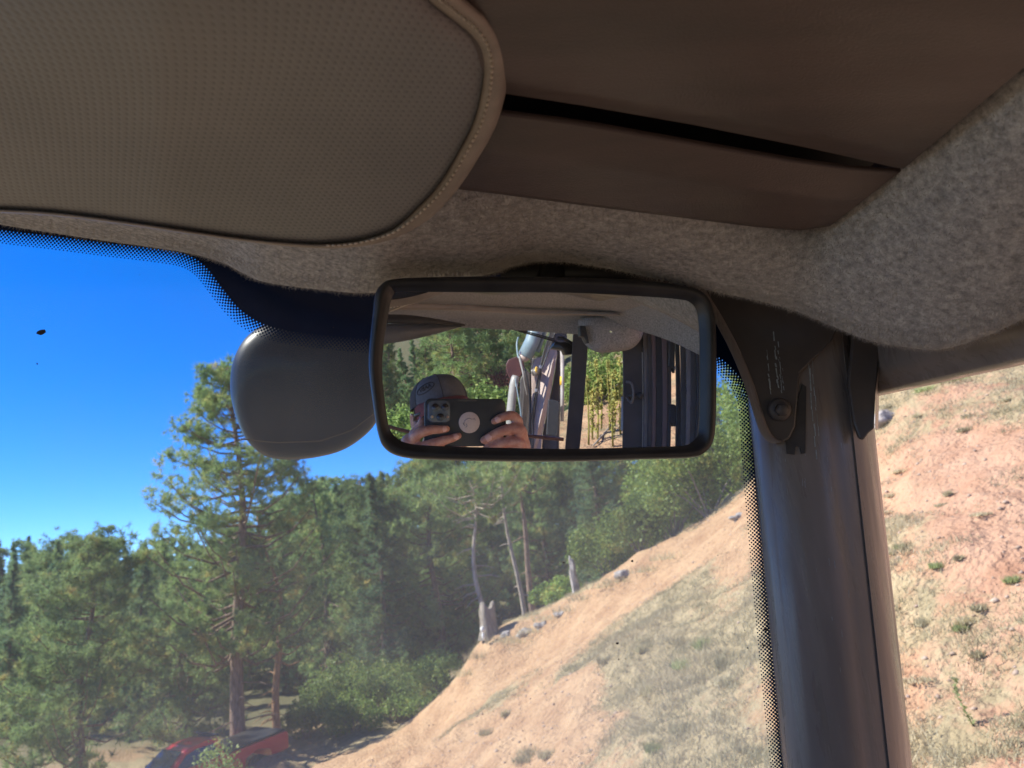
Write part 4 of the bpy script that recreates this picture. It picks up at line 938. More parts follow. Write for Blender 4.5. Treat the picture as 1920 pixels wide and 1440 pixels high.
for i, (x0, x1, m_) in enumerate([(1213, 1221, STEELD), (1221, 1228, mat('red_brown_paint', (.15, .095, .085), (.18, .115, .10), 20, .4)), (1228, 1240, RUBBER), (1240, 1249, mat('red_brown_paint_b', (.15, .095, .085), (.18, .115, .10), 20, .4)), (1249, 1256.5, STEELD)]):
    mbox(x0, x1, x0-2, x1-2, 622, 900, FR-.03-.004*(i % 2), .03, ['door_seal', 'door_channel', 'door_seal', 'door_channel', 'door_seal'][i], m_)
mbox(1266, 1274, 1264, 1272, 640, 900, FR-.06, .03, 'door_seal', RUBBER)
for i, (x0, x1) in enumerate([(1274, 1284), (1284, 1292), (1292, 1303), (1303, 1312), (1312, 1345)]):
    mbox(x0, x1, x0-2, x1-2, 600, 900, FR-.09-.008*(i % 2)-.01*i, .03, 'door_trim', [STEELD, STEEL, STEELD, RUBBER, STEELD][i])
mb = MB()
mb.poly([M(x, y, FR-.05) for x, y in [(1254, 688), (1263, 690), (1266, 700), (1266, 640), (1254, 640)]], f0*-.02)
mb.poly([M(x, y, FR-.05) for x, y in [(1253, 757), (1266, 758), (1273, 770), (1273, 799), (1264, 800), (1255, 792)]], f0*-.02); part('door_latch', mb, RUBBER, cab, smooth=False, bevel=.004)
mb = MB(); mb.add([M(1165, 744, FR-.012), M(1171.5, 744, FR-.012), M(1171, 811, FR-.012), M(1163.5, 805, FR-.012)], [(0, 1, 2, 3)]); part('instruction_label', mb, mat('label_paper', (.42, .50, .55), (.55, .62, .66), 120, .6), cab, smooth=False)
mb = MB(); hp = interp([M(1175, 716, FR-.02), M(1184, 719, FR-.05), M(1188, 738, FR-.06), M(1184, 755, FR-.05), M(1175, 745, FR-.02)], 24); mb.tube(hp, .0045, 8); h_ = part('window_handle', mb, STEEL, cab)
mb = MB(); mb.tube([M(1176, 741, FR-.03), M(1192, 742, FR-.05), M(1203, 742, FR-.05)], [.005, .007, .010], 10); mb.ball(M(1200, 742, FR-.055), CR*.012, CU*.014, f0*.012); part('latch_knob', mb, RUBBER, h_)
# wiper, mounting block and rail on the rear glass
mb = MB(); mb.tube([M(940, 611, 1.58), M(985, 624, 1.58), M(1045, 641, 1.57)], .004, 6); mb.tube([M(925, 608, 1.6), M(985, 621, 1.6), M(1040, 636, 1.59)], .003, 6)
mb.poly([M(x, y, 1.52) for x, y in [(1036, 652), (1043, 641), (1074, 642), (1074, 664), (1062, 664), (1058, 655)]], f0*-.04); mb.tube([M(1045, 634, 1.52), M(1056, 634, 1.52), M(1073, 644, 1.52)], .007, 8)
part('rear_wiper', mb, RUBBER, cab)
mb = MB(); mb.tube([M(700, 790, 1.62), M(740, 803, 1.62), M(780, 813, 1.62), M(880, 820, 1.62), (M(980, 816.5, 1.62)), M(1057, 824, 1.62)], .008, 10); part('rear_rail', mb, mat('rust_brown_paint', (.16, .075, .05), (.22, .11, .07), 30, .5), cab)
mb = MB(); g = [[M(680+400*i/8, 600+260*j/6, 1.66) for i in range(9)] for j in range(7)]; mb.grid(g); part('rear_window', mb, GLASS2, cab)
mb = MB(); mb.box(CB(-.1, -.95, -1.42), rtv*.8, fwv*.02, upn*.36); part('rear_wall', mb, STEEL, cab, smooth=False, bevel=.01)

# ------------------------------------------------------------ sun visor
vo = [(848, -20), (884, 8), (915, 34), (938, 66), (950, 105), (951, 150), (943, 196), (926, 245), (898, 295), (862, 350), (822, 396), (775, 430), (720, 453), (650, 465), (560, 464), (430, 450), (250, 424), (100, 405), (-60, 396), (-360, 380), (-420, 200), (-420, -60), (-300, -110), (100, -130), (500, -125), (760, -80)]
vloop = [Vector((p[0], p[1])) for p in interp([(a_, b_, 0) for a_, b_ in vo], 240, True)]
vc = Vector((330, 90))
def vd(p): return .242 + .148*((p.y+0)/460) + (.03*max(0, (p.x-300)/650) if p.x > 300 else 0)
def vin(p, w):                                   # trim width along the edge
    return w
visor = thing('sun_visor', 'grey perforated sun visor with pale stitched edge hanging over the windshield', 'sun visor', P(330, 90, .30))
nv = len(vloop)
def tw(p):
    if p.x < 560: return 7
    if p.y > 430: return 9 + 10*max(0, (p.x-640)/130)
    if p.y > 0: return 30 + 16*max(0, min(1, (430-p.y)/250))
    return 46
nrm = []
for i in range(nv):
    t = (vloop[(i+1) % nv]-vloop[i-1]).normalized(); n_ = Vector((t.y, -t.x))
    if n_.dot(vc-vloop[i]) < 0: n_ = -n_
    nrm.append(n_)
wid = [tw(p) for p in vloop]; wid = [sum(wid[(i+k) % nv] for k in range(-5, 6))/11 for i in range(nv)]
inner = [vloop[i] + nrm[i]*wid[i] for i in range(nv)]
rows = []; uvp = []
for k in range(26):
    t = k/25; r_ = []
    for p in inner:
        q = vc.lerp(p, t); puff = .013*(1-t**5)
        r_.append(P(q.x, q.y, vd(q) - puff + (.002 if k == 25 else 0)))
    rows.append(r_)
mb = MB(); mb.grid(rows, closed=True); o = part('pad', mb, VISOR, visor)
ax_ = CR; ay_ = (CU*.9 - f0*.3).normalized(); uvl = o.data.uv_layers.new(name='UVMap')
vw = [ORIG['sun_visor'] + v.co for v in o.data.vertices]; uvd = np.array([[(w_-CAM).dot(ax_), (w_-CAM).dot(ay_)] for w_ in vw])
li = np.array([l.vertex_index for l in o.data.loops]); uvl.data.foreach_set('uv', uvd[li].ravel())
mb = MB(); tr_rows = []
for t, dz in [(0, .0045), (.06, .0), (.25, -.0025), (.5, -.003), (.8, -.002), (.95, .001), (1, .005), (1.0, .012)]:
    tr_rows.append([P(*(inner[i].lerp(vloop[i], t)), vd(inner[i].lerp(vloop[i], t)) + dz) for i in range(nv)])
mb.grid(tr_rows, closed=True); part('edge_trim', mb, TRIM, visor)
mb = MB(); mb.grid([[P(vc.x+(p.x-vc.x)*k, vc.y+(p.y-vc.y)*k, vd(vc.lerp(p, k)) + .014) for p in vloop] for k in (1.0, .6, .02)], closed=True); part('back', mb, VISOR, visor)
mb = MB(); acc = 0
for i in range(nv):
    a_, b_ = inner[i].lerp(vloop[i], .36), inner[(i+1) % nv].lerp(vloop[(i+1) % nv], .36)
    L_ = (b_-a_).length; s = (-acc) % 10.5
    if wid[i] < 9: continue
    while s < L_:
        p = a_.lerp(b_, s/L_); t = (b_-a_).normalized(); d = vd(p)-.0034
        mb.tube([P(p.x-t.x*3.2, p.y-t.y*3.2, d+.0008), P(p.x-t.x*1.5, p.y-t.y*1.5, d-.0004), P(p.x+t.x*1.5, p.y+t.y*1.5, d-.0004), P(p.x+t.x*3.2, p.y+t.y*3.2, d+.0008)], [.0003, .00065, .00065, .0003], 6)
        s += 10.5
    acc += L_
part('stitching', mb, THREAD, visor)

# ------------------------------------------------------------ convex rear view mirror
IN = [(737, 548), (744, 545), (800, 544.5), (900, 545), (1000, 545), (1100, 547), (1211, 553), (1275, 559), (1297, 566), (1309, 583), (1314, 620), (1315, 700), (1314, 780), (1311, 815), (1299, 831), (1279, 838), (1200, 841), (1070, 844), (950, 842.5), (822, 839), (765, 834), (740, 822), (727, 800), (719, 750), (714, 695), (717, 640), (724, 595), (730, 562)]
OUT = [(712, 536), (735, 524), (800, 520), (900, 518.5), (1000, 519), (1100, 521), (1211, 526), (1290, 538), (1322, 556), (1334, 585), (1339, 620), (1340, 700), (1338, 790), (1333, 828), (1318, 850), (1290, 859), (1200, 862), (1070, 866), (950, 866), (822, 863), (755, 858), (722, 842), (708, 812), (698, 750), (691, 690), (693, 640), (698, 590), (702, 555)]
ninl = 200
inl = [Vector((p[0], p[1])) for p in interp([(a_, b_, 0) for a_, b_ in IN], ninl, True)]; oul = [Vector((p[0], p[1])) for p in interp([(a_, b_, 0) for a_, b_ in OUT], ninl, True)]
mir = thing('rear_view_mirror', 'wide black rimmed rear view mirror hanging under the headliner', 'mirror', P(1015, 690, .5))
cm = Vector((1015, 694))
def MP(p, off=0): h_, n_, d_ = mhit(p.x, p.y); return h_ + n_*off
mb = MB(); grs = [[MP(cm.lerp(p, .001 + .999*k/30*1.02)) for p in inl] for k in range(31)]; mb.grid(grs, closed=True)
gl = part('mirror_glass', mb, MIRROR, mir)
mb = MB(); rr = []
for t, off in [(-.22, -.002), (-.05, .0012), (.08, .0045), (.3, .0072), (.55, .008), (.8, .0065), (.95, .002), (1.0, -.005), (.96, -.014), (.7, -.022), (.2, -.026)]:
    rr.append([MP(inl[i].lerp(oul[i], t), off) for i in range(ninl)])
mb.grid(rr, closed=True)
mb.grid([[MP(cm.lerp(inl[i].lerp(oul[i], .2), k), -.026-.008*(1-k)) for i in range(ninl)] for k in (1, .7, .02)], closed=True)
part('rubber_rim', mb, RUBBER, mir)
mb = MB(); mb.tube([P(1030, 560, .545), P(1032, 520, .560), P(1040, 470, .570)], .011, 12); mb.box(P(1100, 512, .565), CR*.065, CU*.014, f0*.008); part('mounting_bracket', mb, RUBBER, mir)

# ------------------------------------------------------------ round exterior mirror seen through the windshield
EL = [(432, 735), (434, 690), (446, 655), (466, 628), (500, 606), (560, 590), (620, 590), (680, 612), (712, 650), (722, 700), (718, 745), (706, 790), (680, 820), (640, 845), (590, 858), (540, 862), (500, 856), (474, 838), (455, 812), (440, 775)]
el = [Vector((p[0], p[1])) for p in interp([(a_, b_, 0) for a_, b_ in EL], 120, True)]; ec = Vector((580, 720)); ED = .80
DUSTB = mat('dusty_black_plastic', (.004, .010, .021), (.010, .019, .032), 18, .4, .04, 200, dist=.0004, spec=.12, coat=.08, lo=.3, hi=.75)
ext = thing('exterior_mirror', 'round dark dusty mirror housing outside the windshield left of the rear view mirror', 'mirror', P(580, 720, ED))
prf = [(.002, -.021), (.3, -.0198), (.6, -.0165), (.80, -.0125), (.90, -.009), (.96, -.004), (.99, .002), (1.0, .010), (.97, .020), (.5, .024), (.002, .024)]
mb = MB(); mb.grid([[P(ec.x+(p.x-ec.x)*k, ec.y+(p.y-ec.y)*k, ED+dz) for p in el] for k, dz in prf], closed=True); part('housing', mb, DUSTB, ext)
mb = MB(); mb.grid([[P(x, y, ED-.0145) for x, y in [(452, 822), (520, 829), (600, 826), (660, 806), (705, 772)]], [P(x, y+2.2, ED-.0135) for x, y in [(452, 822), (520, 829), (600, 826), (660, 806), (705, 772)]]])
part('seam', mb, BLACKGAP, ext)
mb = MB(); mb.tube([P(700, 700, ED+.03), P(740, 640, ED+.03), P(790, 560, ED), P(800, 470, ED-.02)], [.012, .010, .010, .010], 12); part('arm', mb, RUBBER, ext)
# ------------------------------------------------------------ boom of the machine, behind the rear glass
BD = 5.0
def ms(px): return px/mscale(BD)
BROWN = mat('boom_paint', (.38, .28, .24), (.50, .38, .33), 6, .45, .1, 60, dist=.002); MAROON = mat('maroon_paint', (.065, .022, .022), (.10, .035, .03), 8, .45)
BLUEG = mat('cylinder_paint', (.16, .22, .25), (.25, .32, .35), 5, .35); PALE = mat('pale_cylinder_paint', (.24, .225, .20), (.33, .31, .28), 5, .4, .1, 50)
boomloc = M(1010, 838, BD)
boom = thing('boom', 'brown digging boom with cylinders and hoses behind the rear window', 'boom', boomloc)
back = (M(1010, 740, BD+1)-M(1010, 740, BD)).normalized()
def bpoly(pts, d, th, nm, m_, bev=.01, root=boom):
    mb = MB(); mb.poly([M(x, y, d) for x, y in pts], back*th); return part(nm, mb, m_, root, smooth=False, bevel=bev)
def btube(pts, r_, nm, m_, d=BD, root=boom, seg=14):
    mb = MB(); rr = [ms(a) for a in r_] if hasattr(r_, '__len__') else ms(r_); P_ = [M(x, y, d+(z[0] if z else 0)) for x, y, *z in pts]
    mb.tube(P_, rr, seg); return part(nm, mb, m_, root)
bpoly([(1028, 648), (1043, 652), (1045, 664), (1036, 720), (1017, 812), (1010, 900), (985, 900), (996, 812), (1010, 720), (1021, 672)], BD, .30, 'boom_plate', BROWN)
bpoly([(1043, 652), (1050, 655), (1051, 700), (1046, 900), (1012, 900), (1018, 812), (1037, 720), (1046, 664)], BD+.22, .12, 'boom_side', STEELD)
bpoly([(998, 672), (1016, 668), (1030, 628), (1040, 600), (1060, 590), (1064, 640), (1040, 655), (1022, 675), (1008, 730), (1000, 900), (984, 900), (990, 760), (994, 700)], BD+.15, .16, 'boom_web', STEELD)
bpoly([(1001, 676), (1006, 672), (1017, 668), (1012, 700), (1004, 735), (996, 800), (997, 735), (996, 700)], BD-.02, .12, 'link_plate', BROWN)
btube([(1022, 560), (998, 640), (984, 668)], 14, 'upper_cylinder', BLUEG, BD-.05)
btube([(984, 668), (979, 676)], [12, 6], 'cylinder_eye', BROWN, BD-.05)
bpoly([(970, 668), (953, 674), (948, 684), (951, 700), (958, 716), (959, 800), (964, 800), (966, 712), (978, 704), (984, 690), (980, 668)], BD+.1, .15, 'bracket', MAROON)
btube([(1038, 560), (1022, 620), (1008, 660)], 4, 'side_strut', BLUEG, BD+.02)
btube([(967, 704), (966, 709), (963, 722), (958, 768), (953, 880)], [5.5, 7.4, 7.8, 8, 8], 'lower_cylinder', PALE, BD-.2)
bpoly([(975, 712), (985, 690), (994, 700), (994, 760), (986, 880), (970, 880), (974, 800)], BD+.1, .1, 'arm_web', STEELD)
btube([(1000, 697), (1004.5, 697, -.02), (1005, 697, -.12)], [7.5, 7.5, 6.5], 'pivot_boss', STEEL, BD-.04)
mb = MB(); c = M(1005, 693, BD-.24); mb.ball(c, CR*ms(2.2), CU*ms(5), f0*ms(1.5)); part('grease_cap', mb, mat('yellow_plastic', (.7, .42, .05), rough=.5), boom)
def bez(*p): return [tuple(q) for q in interp([(a, b, c) for a, b, c in p], 24)]
for pts, r_, m_ in [(bez((974, 669, -.2), (981, 700, -.25), (984, 720, -.22), (988, 741, -.2)), [2.6-.1*i*.9 for i in range(24)], PALE), (bez((972, 632, 0), (969, 645, 0), (971, 667, -.1), (975, 672, -.15)), 1.6, BLUEG),
                    (bez((966, 710, -.36), (972, 745, -.36), (977, 780, -.36), (978, 840, -.36)), 1.3, BLUEG), (bez((1035, 615, -.1), (1020, 660, -.1), (1013, 690, -.12), (1004, 735, -.12), (998, 780, -.1), (995, 850, -.1)), 1.6, RUBBER),
                    (bez((1042, 620, -.05), (1026, 665, -.05), (1017, 690, -.07), (1008, 735, -.07), (1001, 790, -.07), (999, 850, -.07)), 1.3, RUBBER), (bez((984, 690, -.1), (990, 720, -.1), (994, 760, -.1), (992, 850, -.1)), 1.6, RUBBER)]:
    btube(pts, r_, 'hose', m_, seg=7)
for x, y in [(1013, 688), (1005, 732), (975, 662), (968, 722)]:
    mb = MB(); mb.box(M(x, y, BD-.25), CR*ms(2.2), CU*ms(2.8), f0*ms(2)); part('hose_clamp', mb, mat('galvanised_steel', (.5, .5, .48), rough=.35, metal=.7), boom, smooth=False, bevel=.004)
bpoly([(1028, 748), (1031, 749), (1047, 752), (1050, 760), (1046, 818), (1024, 816)], BD-.5, .12, 'counter_cover', RUBBER)
single('marker_post', (lambda mb: (mb.tube([M(1054, 655, BD-.3), M(1054, 790, BD-.3)], ms(3.4), 10), mb)[1])(MB()), mat('weathered_post', (.30, .24, .21), (.5, .45, .42), 5, .6), 'pinkish grey rod standing right of the boom behind the rear glass', 'rod')
mb = MB(); mb.tube([M(1054.2, 706, BD-.31), M(1053.8, 722, BD-.31)], ms(4.1), 10); single('rod_collar', mb, mat('yellow_tape', (.75, .42, .03), rough=.5), 'yellow band around the rod right of the boom', 'band')

# ------------------------------------------------------------ phone held at the camera
PHB = mat('phone_case', (.022, .030, .036), (.030, .040, .046), 60, .45, .1, 500, dist=.0005); LENSB = mat('lens_glass', (.004, .004, .006), rough=.05, spec=1)
ALU = mat('camera_plate', (.13, .17, .20), (.17, .21, .24), 30, .25, metal=.4)
phone = thing('phone', 'black cased phone with triple camera and round white disc held up to the mirror', 'phone', K(.055, -.03, -.008))
def rrect(x0, x1, y0, y1, r_, n=8):
    out = []
    for cx, cy, a0 in [(x1-r_, y1-r_, 0), (x0+r_, y1-r_, 90), (x0+r_, y0+r_, 180), (x1-r_, y0+r_, 270)]:
        for k in range(n+1): a = R(a0+90*k/n); out.append((cx+r_*math.cos(a), cy+r_*math.sin(a)))
    return out
ZP = -.0045
def slab(x0, x1, y0, y1, r_, z0, z1, e, nm, m_, root):
    rows = []
    for k, z in [(0.02, z1), (1-e*40, z1), (1-e*8, z1-e*.25), (1, z1-e), (1, z0+e), (1-e*8, z0+e*.25), (.02, z0)]:
        i = (1-k)*min(x1-x0, y1-y0)*.5*.98
        rows.append([K(x, y, z) for x, y in rrect(x0+i, x1-i, y0+i, y1-i, max(.0003, r_-i))])
    mb = MB(); mb.grid(rows, closed=True); return part(nm, mb, m_, root)
def slab2(x0, x1, y0, y1, r_, z0, z1, e, nm, m_, root):
    rows = []
    mi = min(x1-x0, y1-y0)*.42
    for i, z in [(mi, z1), (e, z1), (e*.3, z1-e*.3), (0, z1-e), (0, z0+e), (e*.3, z0+e*.3), (e, z0), (mi, z0)]:
        rows.append([K(x, y, z) for x, y in rrect(x0+i, x1-i, y0+i, y1-i, max(.0006, r_-i))])
    mb = MB(); mb.grid(rows, closed=True)
    o = len(mb.v); n_ = len(rows[0]); mb.f.append(tuple(range(n_))); mb.f.append(tuple(range(o-n_, o)))
    ob = part(nm, mb, m_, root); autosmooth(ob, 50); return ob
slab2(-.0200, .1320, -.0725, .0155, .012, ZP-.011, ZP, .0025, 'case', PHB, phone)
slab2(-.0165, .1285, -.0655, .0120, .009, ZP-.0125, ZP-.0108, .0005, 'screen', LENSB, phone)
slab2(-.0140, .0260, -.0275, .0115, .009, ZP-.001, ZP+.0012, .0006, 'camera_plate', ALU, phone)
slab2(.040, .076, .0105, .0142, .0015, ZP-.001, ZP+.0006, .0004, 'case_ridge', mat('case_ridge_rubber', (.05, .055, .055), rough=.5), phone)
for i, (x, y) in enumerate([(-.0005, 0), (.0175, 0), (.0085, -.0178)]):
    zf = ZP+.0012
    mb = MB(); mb.tube([K(x, y, zf-.001), K(x, y, zf+.0012), K(x, y, zf+.0012)], [.0072, .0072, .0058], 28, cap=False); l_ = part('lens_ring', mb, ALU, phone)
    mb = MB(); mb.tube([K(x, y, zf-.0002), K(x, y, zf+.0007)], [.0064, .0061], 28); part('lens', mb, LENSB, l_)
for x, y, nm in [(-.0065, -.0178, 'flash'), (.0215, -.0178, 'depth_sensor')]:
    mb = MB(); mb.tube([K(x, y, ZP+.001), K(x, y, ZP+.0016)], .0026, 16); part(nm, mb, mat(nm+'_cover', (.62, .5, .32) if nm == 'flash' else (.30, .22, .18), rough=.3), phone)
mb = MB(); dc = (.062, -.0285)
mb.tube([K(*dc, ZP), K(*dc, ZP+.0018), K(*dc, ZP+.0022)], [.0195, .0195, .0188], 44); part('disc', mb, mat('white_disc', (.60, .52, .46), (.66, .58, .52), 300, .5), phone)
mb = MB()
for pts in [[(-.010, .002), (-.006, .006), (.0, .008), (.004, .006)], [(-.011, -.004), (-.009, .001), (-.012, -.001), (-.008, -.006)], [(-.006, -.002), (-.004, -.006), (-.007, -.009)], [(.006, .006), (.010, .007), (.011, .004)]]:
    mb.tube([K(dc[0]+x, dc[1]+y, ZP+.0024) for x, y in pts], .0006, 5)
part('disc_print', mb, mat('blue_grey_ink', (.18, .20, .26), rough=.6), phone)

# ------------------------------------------------------------ person holding the phone: one continuous surface
SKIN = mat('skin', (.46, .20, .14), (.62, .36, .27), 75, .45, .5, 420, dist=.0006)
SKIN.node_tree.nodes['Principled BSDF'].inputs['Subsurface Weight'].default_value = .15
SKIN.node_tree.nodes['Principled BSDF'].inputs['Subsurface Radius'].default_value = (.012, .005, .003)
HD = M(828, 779, .98)                          # centre of the head
fwd_h = (K(0, 0, .3)-HD).normalized()
up_h = (upn*.97 + CR*-.20); up_h = (up_h - fwd_h*up_h.dot(fwd_h)).normalized(); rt_h = fwd_h.cross(up_h).normalized()
if rt_h.dot(CR) < 0: rt_h = -rt_h
yaw = R(6); f2 = fwd_h*math.cos(yaw) + rt_h*math.sin(yaw); rt_h = (rt_h*math.cos(yaw) - fwd_h*math.sin(yaw)).normalized(); fwd_h = f2.normalized()
H_ = lambda x, y, z: HD + rt_h*x + up_h*y + fwd_h*z
def capsule(mb, pts, rad, seg=14):
    mb.tube(pts, rad, seg)
    for p, r_ in ((pts[0], rad[0]), (pts[-1], rad[-1])): mb.ball(Vector(p), Vector((r_, 0, 0)), Vector((0, r_, 0)), Vector((0, 0, r_)), 14, 8)
def union(mbs, voxel, name, matr, root, smooth_it=6):
    mb = MB()
    for q in mbs: mb.add(q.v, q.f)
    o = part(name, mb, matr, root); 
    md = o.modifiers.new('remesh', 'REMESH'); md.mode = 'VOXEL'; md.voxel_size = voxel; md.use_smooth_shade = True
    sm = o.modifiers.new('smooth', 'SMOOTH'); sm.iterations = smooth_it; sm.factor = .5
    dg = bpy.context.evaluated_depsgraph_get(); me = bpy.data.meshes.new_from_object(o.evaluated_get(dg)); o.modifiers.clear(); o.data = me
    me.materials.clear(); me.materials.append(matr); me.polygons.foreach_set('use_smooth', [True]*len(me.polygons)); return o
def fingers_chain(pts, rad):
    rad = [r_*.90 for r_ in rad]
    q = interp([tuple(p) for p in pts], 26); rr = np.interp(np.linspace(0, 1, 26), np.linspace(0, 1, len(rad)), rad); m_ = MB(); capsule(m_, q, list(rr), 16); return m_
G = []                                          # body volumes
zf = ZP+.0075
# hand on the left of the mirror image
hand_a = [fingers_chain([K(-.040, -.058, -.012), K(-.030, -.047, .000), K(-.010, -.041, zf+.002), K(.006, -.0405, zf+.001), K(.0195, -.0395, zf-.001)], [.0125, .0115, .0098, .0088, .0072]),
          fingers_chain([K(-.036, -.080, -.010), K(-.016, -.070, .002), K(.008, -.0620, zf+.002), K(.026, -.0575, zf+.001), K(.041, -.0525, zf-.001)], [.0125, .0115, .0098, .0088, .0072]),
          fingers_chain([K(-.030, -.098, -.012), K(-.008, -.088, .000), K(.014, -.082, zf-.002), K(.028, -.0785, zf-.003)], [.012, .0108, .0092, .007]),
          fingers_chain([K(-.026, -.113, -.016), K(-.006, -.104, -.006), K(.012, -.098, -.004), K(.022, -.094, -.006)], [.010, .009, .008, .0062]),
          fingers_chain([K(-.048, -.078, -.034), K(-.036, -.050, -.036), K(-.026, -.036, -.030), K(-.0225, -.0255, -.022)], [.015, .012, .0105, .0085])]
pa = MB(); capsule(pa, [K(-.044, -.066, -.020), K(-.046, -.085, -.030), K(-.042, -.105, -.038)], [.019, .022, .021]); pa2 = MB(); capsule(pa2, [K(-.036, -.092, -.016), K(-.040, -.112, -.028), K(-.052, -.135, -.060), K(-.066, -.160, -.11)], [.019, .021, .024, .023]); hand_a += [pa, pa2]
hand_b = [fingers_chain([K(.156, -.040, -.014), K(.153, -.026, -.001), K(.140, -.0160, zf+.001), K(.122, -.0195, zf+.001), K(.1075, -.0265, zf-.001)], [.0135, .0120, .0102, .0092, .0072]),
          fingers_chain([K(.165, -.055, -.012), K(.157, -.044, .004), K(.138, -.0405, zf+.004), K(.112, -.0480, zf+.002), K(.0875, -.0610, zf-.001)], [.0135, .0130, .0110, .0098, .0078]),
          fingers_chain([K(.164, -.078, -.010), K(.155, -.068, .004), K(.136, -.0650, zf+.004), K(.108, -.0715, zf+.001), K(.084, -.0830, zf-.004)], [.0135, .0125, .0110, .0098, .0076]),
          fingers_chain([K(.158, -.100, -.014), K(.146, -.090, -.002), K(.126, -.088, zf-.002), K(.108, -.093, zf-.005)], [.0115, .0105, .0092, .0070]),
          fingers_chain([K(.168, -.080, -.036), K(.158, -.058, -.040), K(.146, -.044, -.034), K(.134, -.038, -.026)], [.015, .0125, .0108, .0088])]
pb = MB(); capsule(pb, [K(.160, -.052, -.020), K(.166, -.075, -.024), K(.162, -.105, -.034)], [.018, .021, .022]); pb2 = MB(); capsule(pb2, [K(.150, -.082, -.014), K(.156, -.112, -.028), K(.170, -.140, -.060), K(.188, -.170, -.11)], [.018, .022, .024, .024]); hand_b += [pb, pb2]
# arms, torso, legs
hd_cab = HD
def off(p, x, u, f): return p + rtv*x + upn*u + fwv*f
neck = off(HD, 0, -.10, -.03); chest = off(HD, 0, -.30, -.05); belly = off(HD, 0, -.48, -.04); hip = off(HD, 0, -.64, -.02)
shL, shR = off(HD, -.17, -.20, -.04), off(HD, .17, -.20, -.04)
wrA, wrB = K(-.066, -.160, -.11), K(.188, -.170, -.11)
elL, elR = off(wrA, -.10, -.16, -.13), off(wrB, .08, -.15, -.16)
tor = MB(); rows = []
for c_, wx, wz in [(off(HD, 0, -.14, -.04), .075, .065), (off(HD, 0, -.19, -.045), .155, .085), (chest, .175, .115), (belly, .155, .115), (hip, .165, .125), (off(hip, 0, -.08, 0), .12, .10)]:
    rows.append([c_ + rtv*wx*math.cos(a*math.pi/12) + fwv*wz*math.sin(a*math.pi/12) for a in range(24)])
tor.grid(rows, closed=True); tor.f.append(tuple(range(24))); n_ = len(tor.v); tor.f.append(tuple(range(n_-24, n_)))
arms = []
for s_, e_, w_ in ((shL, elL, wrA), (shR, elR, wrB)):
    q = MB(); capsule(q, [s_, s_.lerp(e_, .5), e_], [.058, .050, .042]); q2 = MB(); capsule(q2, [e_, e_.lerp(w_, .35), w_], [.042, .042, .024]); arms += [q, q2]
legs = []
for s in (-1, 1):
    h0 = off(hip, s*.09, -.02, 0); kn = off(hip, s*.14, .02, .44); ft = off(kn, 0, -.44, .10); q = MB(); capsule(q, [h0, h0.lerp(kn, .5), kn], [.088, .078, .058]); q2 = MB(); capsule(q2, [kn, kn.lerp(ft, .35), ft], [.056, .055, .038]); q3 = MB(); capsule(q3, [off(ft, 0, -.02, -.03), off(ft, 0, -.035, .16)], [.040, .032]); legs += [q, q2, q3]
# head: skull, jaw, nose, brow, lips, ears
hm = MB(); rows = []
for t, wx, wf, cf in [(-.115, .030, .028, .055), (-.10, .046, .045, .045), (-.075, .058, .064, .028), (-.045, .066, .080, .014), (-.01, .071, .090, .005), (.03, .074, .094, 0), (.065, .071, .090, -.004), (.095, .055, .068, -.006), (.112, .025, .03, -.006)]:
    rows.append([H_(wx*math.cos(a*math.pi/14), t, cf + wf*math.sin(a*math.pi/14)*(1.0 if math.sin(a*math.pi/14) > 0 else 1.05)) for a in range(28)])
hm.grid(rows, closed=True); hm.f.append(tuple(range(28))); n_ = len(hm.v); hm.f.append(tuple(range(n_-28, n_)))
nose = MB(); capsule(nose, [H_(0, .02, .088), H_(0, -.015, .105), H_(0, -.028, .106)], [.008, .011, .012]); nl_ = MB(); capsule(nl_, [H_(-.012, -.030, .098), H_(.012, -.030, .098)], [.007, .007])
brow = MB(); capsule(brow, [H_(-.04, .03, .076), H_(0, .028, .088), H_(.04, .03, .076)], [.010, .011, .010]); lip = MB(); capsule(lip, [H_(-.022, -.058, .083), H_(0, -.056, .093), H_(.022, -.058, .083)], [.004, .0075, .004]); lip2 = MB(); capsule(lip2, [H_(-.018, -.067, .082), H_(0, -.068, .091), H_(.018, -.067, .082)], [.004, .007, .004])
chin = MB(); capsule(chin, [H_(-.012, -.098, .075), H_(.012, -.098, .075)], [.016, .016]); nk = MB(); capsule(nk, [H_(0, -.06, -.02), neck, off(HD, 0, -.19, -.04)], [.056, .055, .060])
ears = []
for s in (-1, 1):
    q = MB(); q.ball(H_(s*.080, -.012, -.004), rt_h*.007, (fwd_h*.017 + rt_h*s*-.003), up_h*.031, 14, 10); ears.append(q)
    q = MB(); e_ = [H_(s*(.084 + .004*math.sin(a)), -.008+.027*math.cos(a), -.004-.016*math.sin(a)) for a in np.linspace(-.6, 3.3, 12)]; capsule(q, e_, [.0042]*12, 8); ears.append(q)
person = thing('person', 'person in grey cap with maroon brim holding a phone, reflected in the mirror', 'person', hip)
body = union(hand_a + hand_b + arms + [tor, hm, nose, nl_, brow, lip, lip2, chin, nk] + legs + ears, .0024, 'body', SKIN, person, 4)
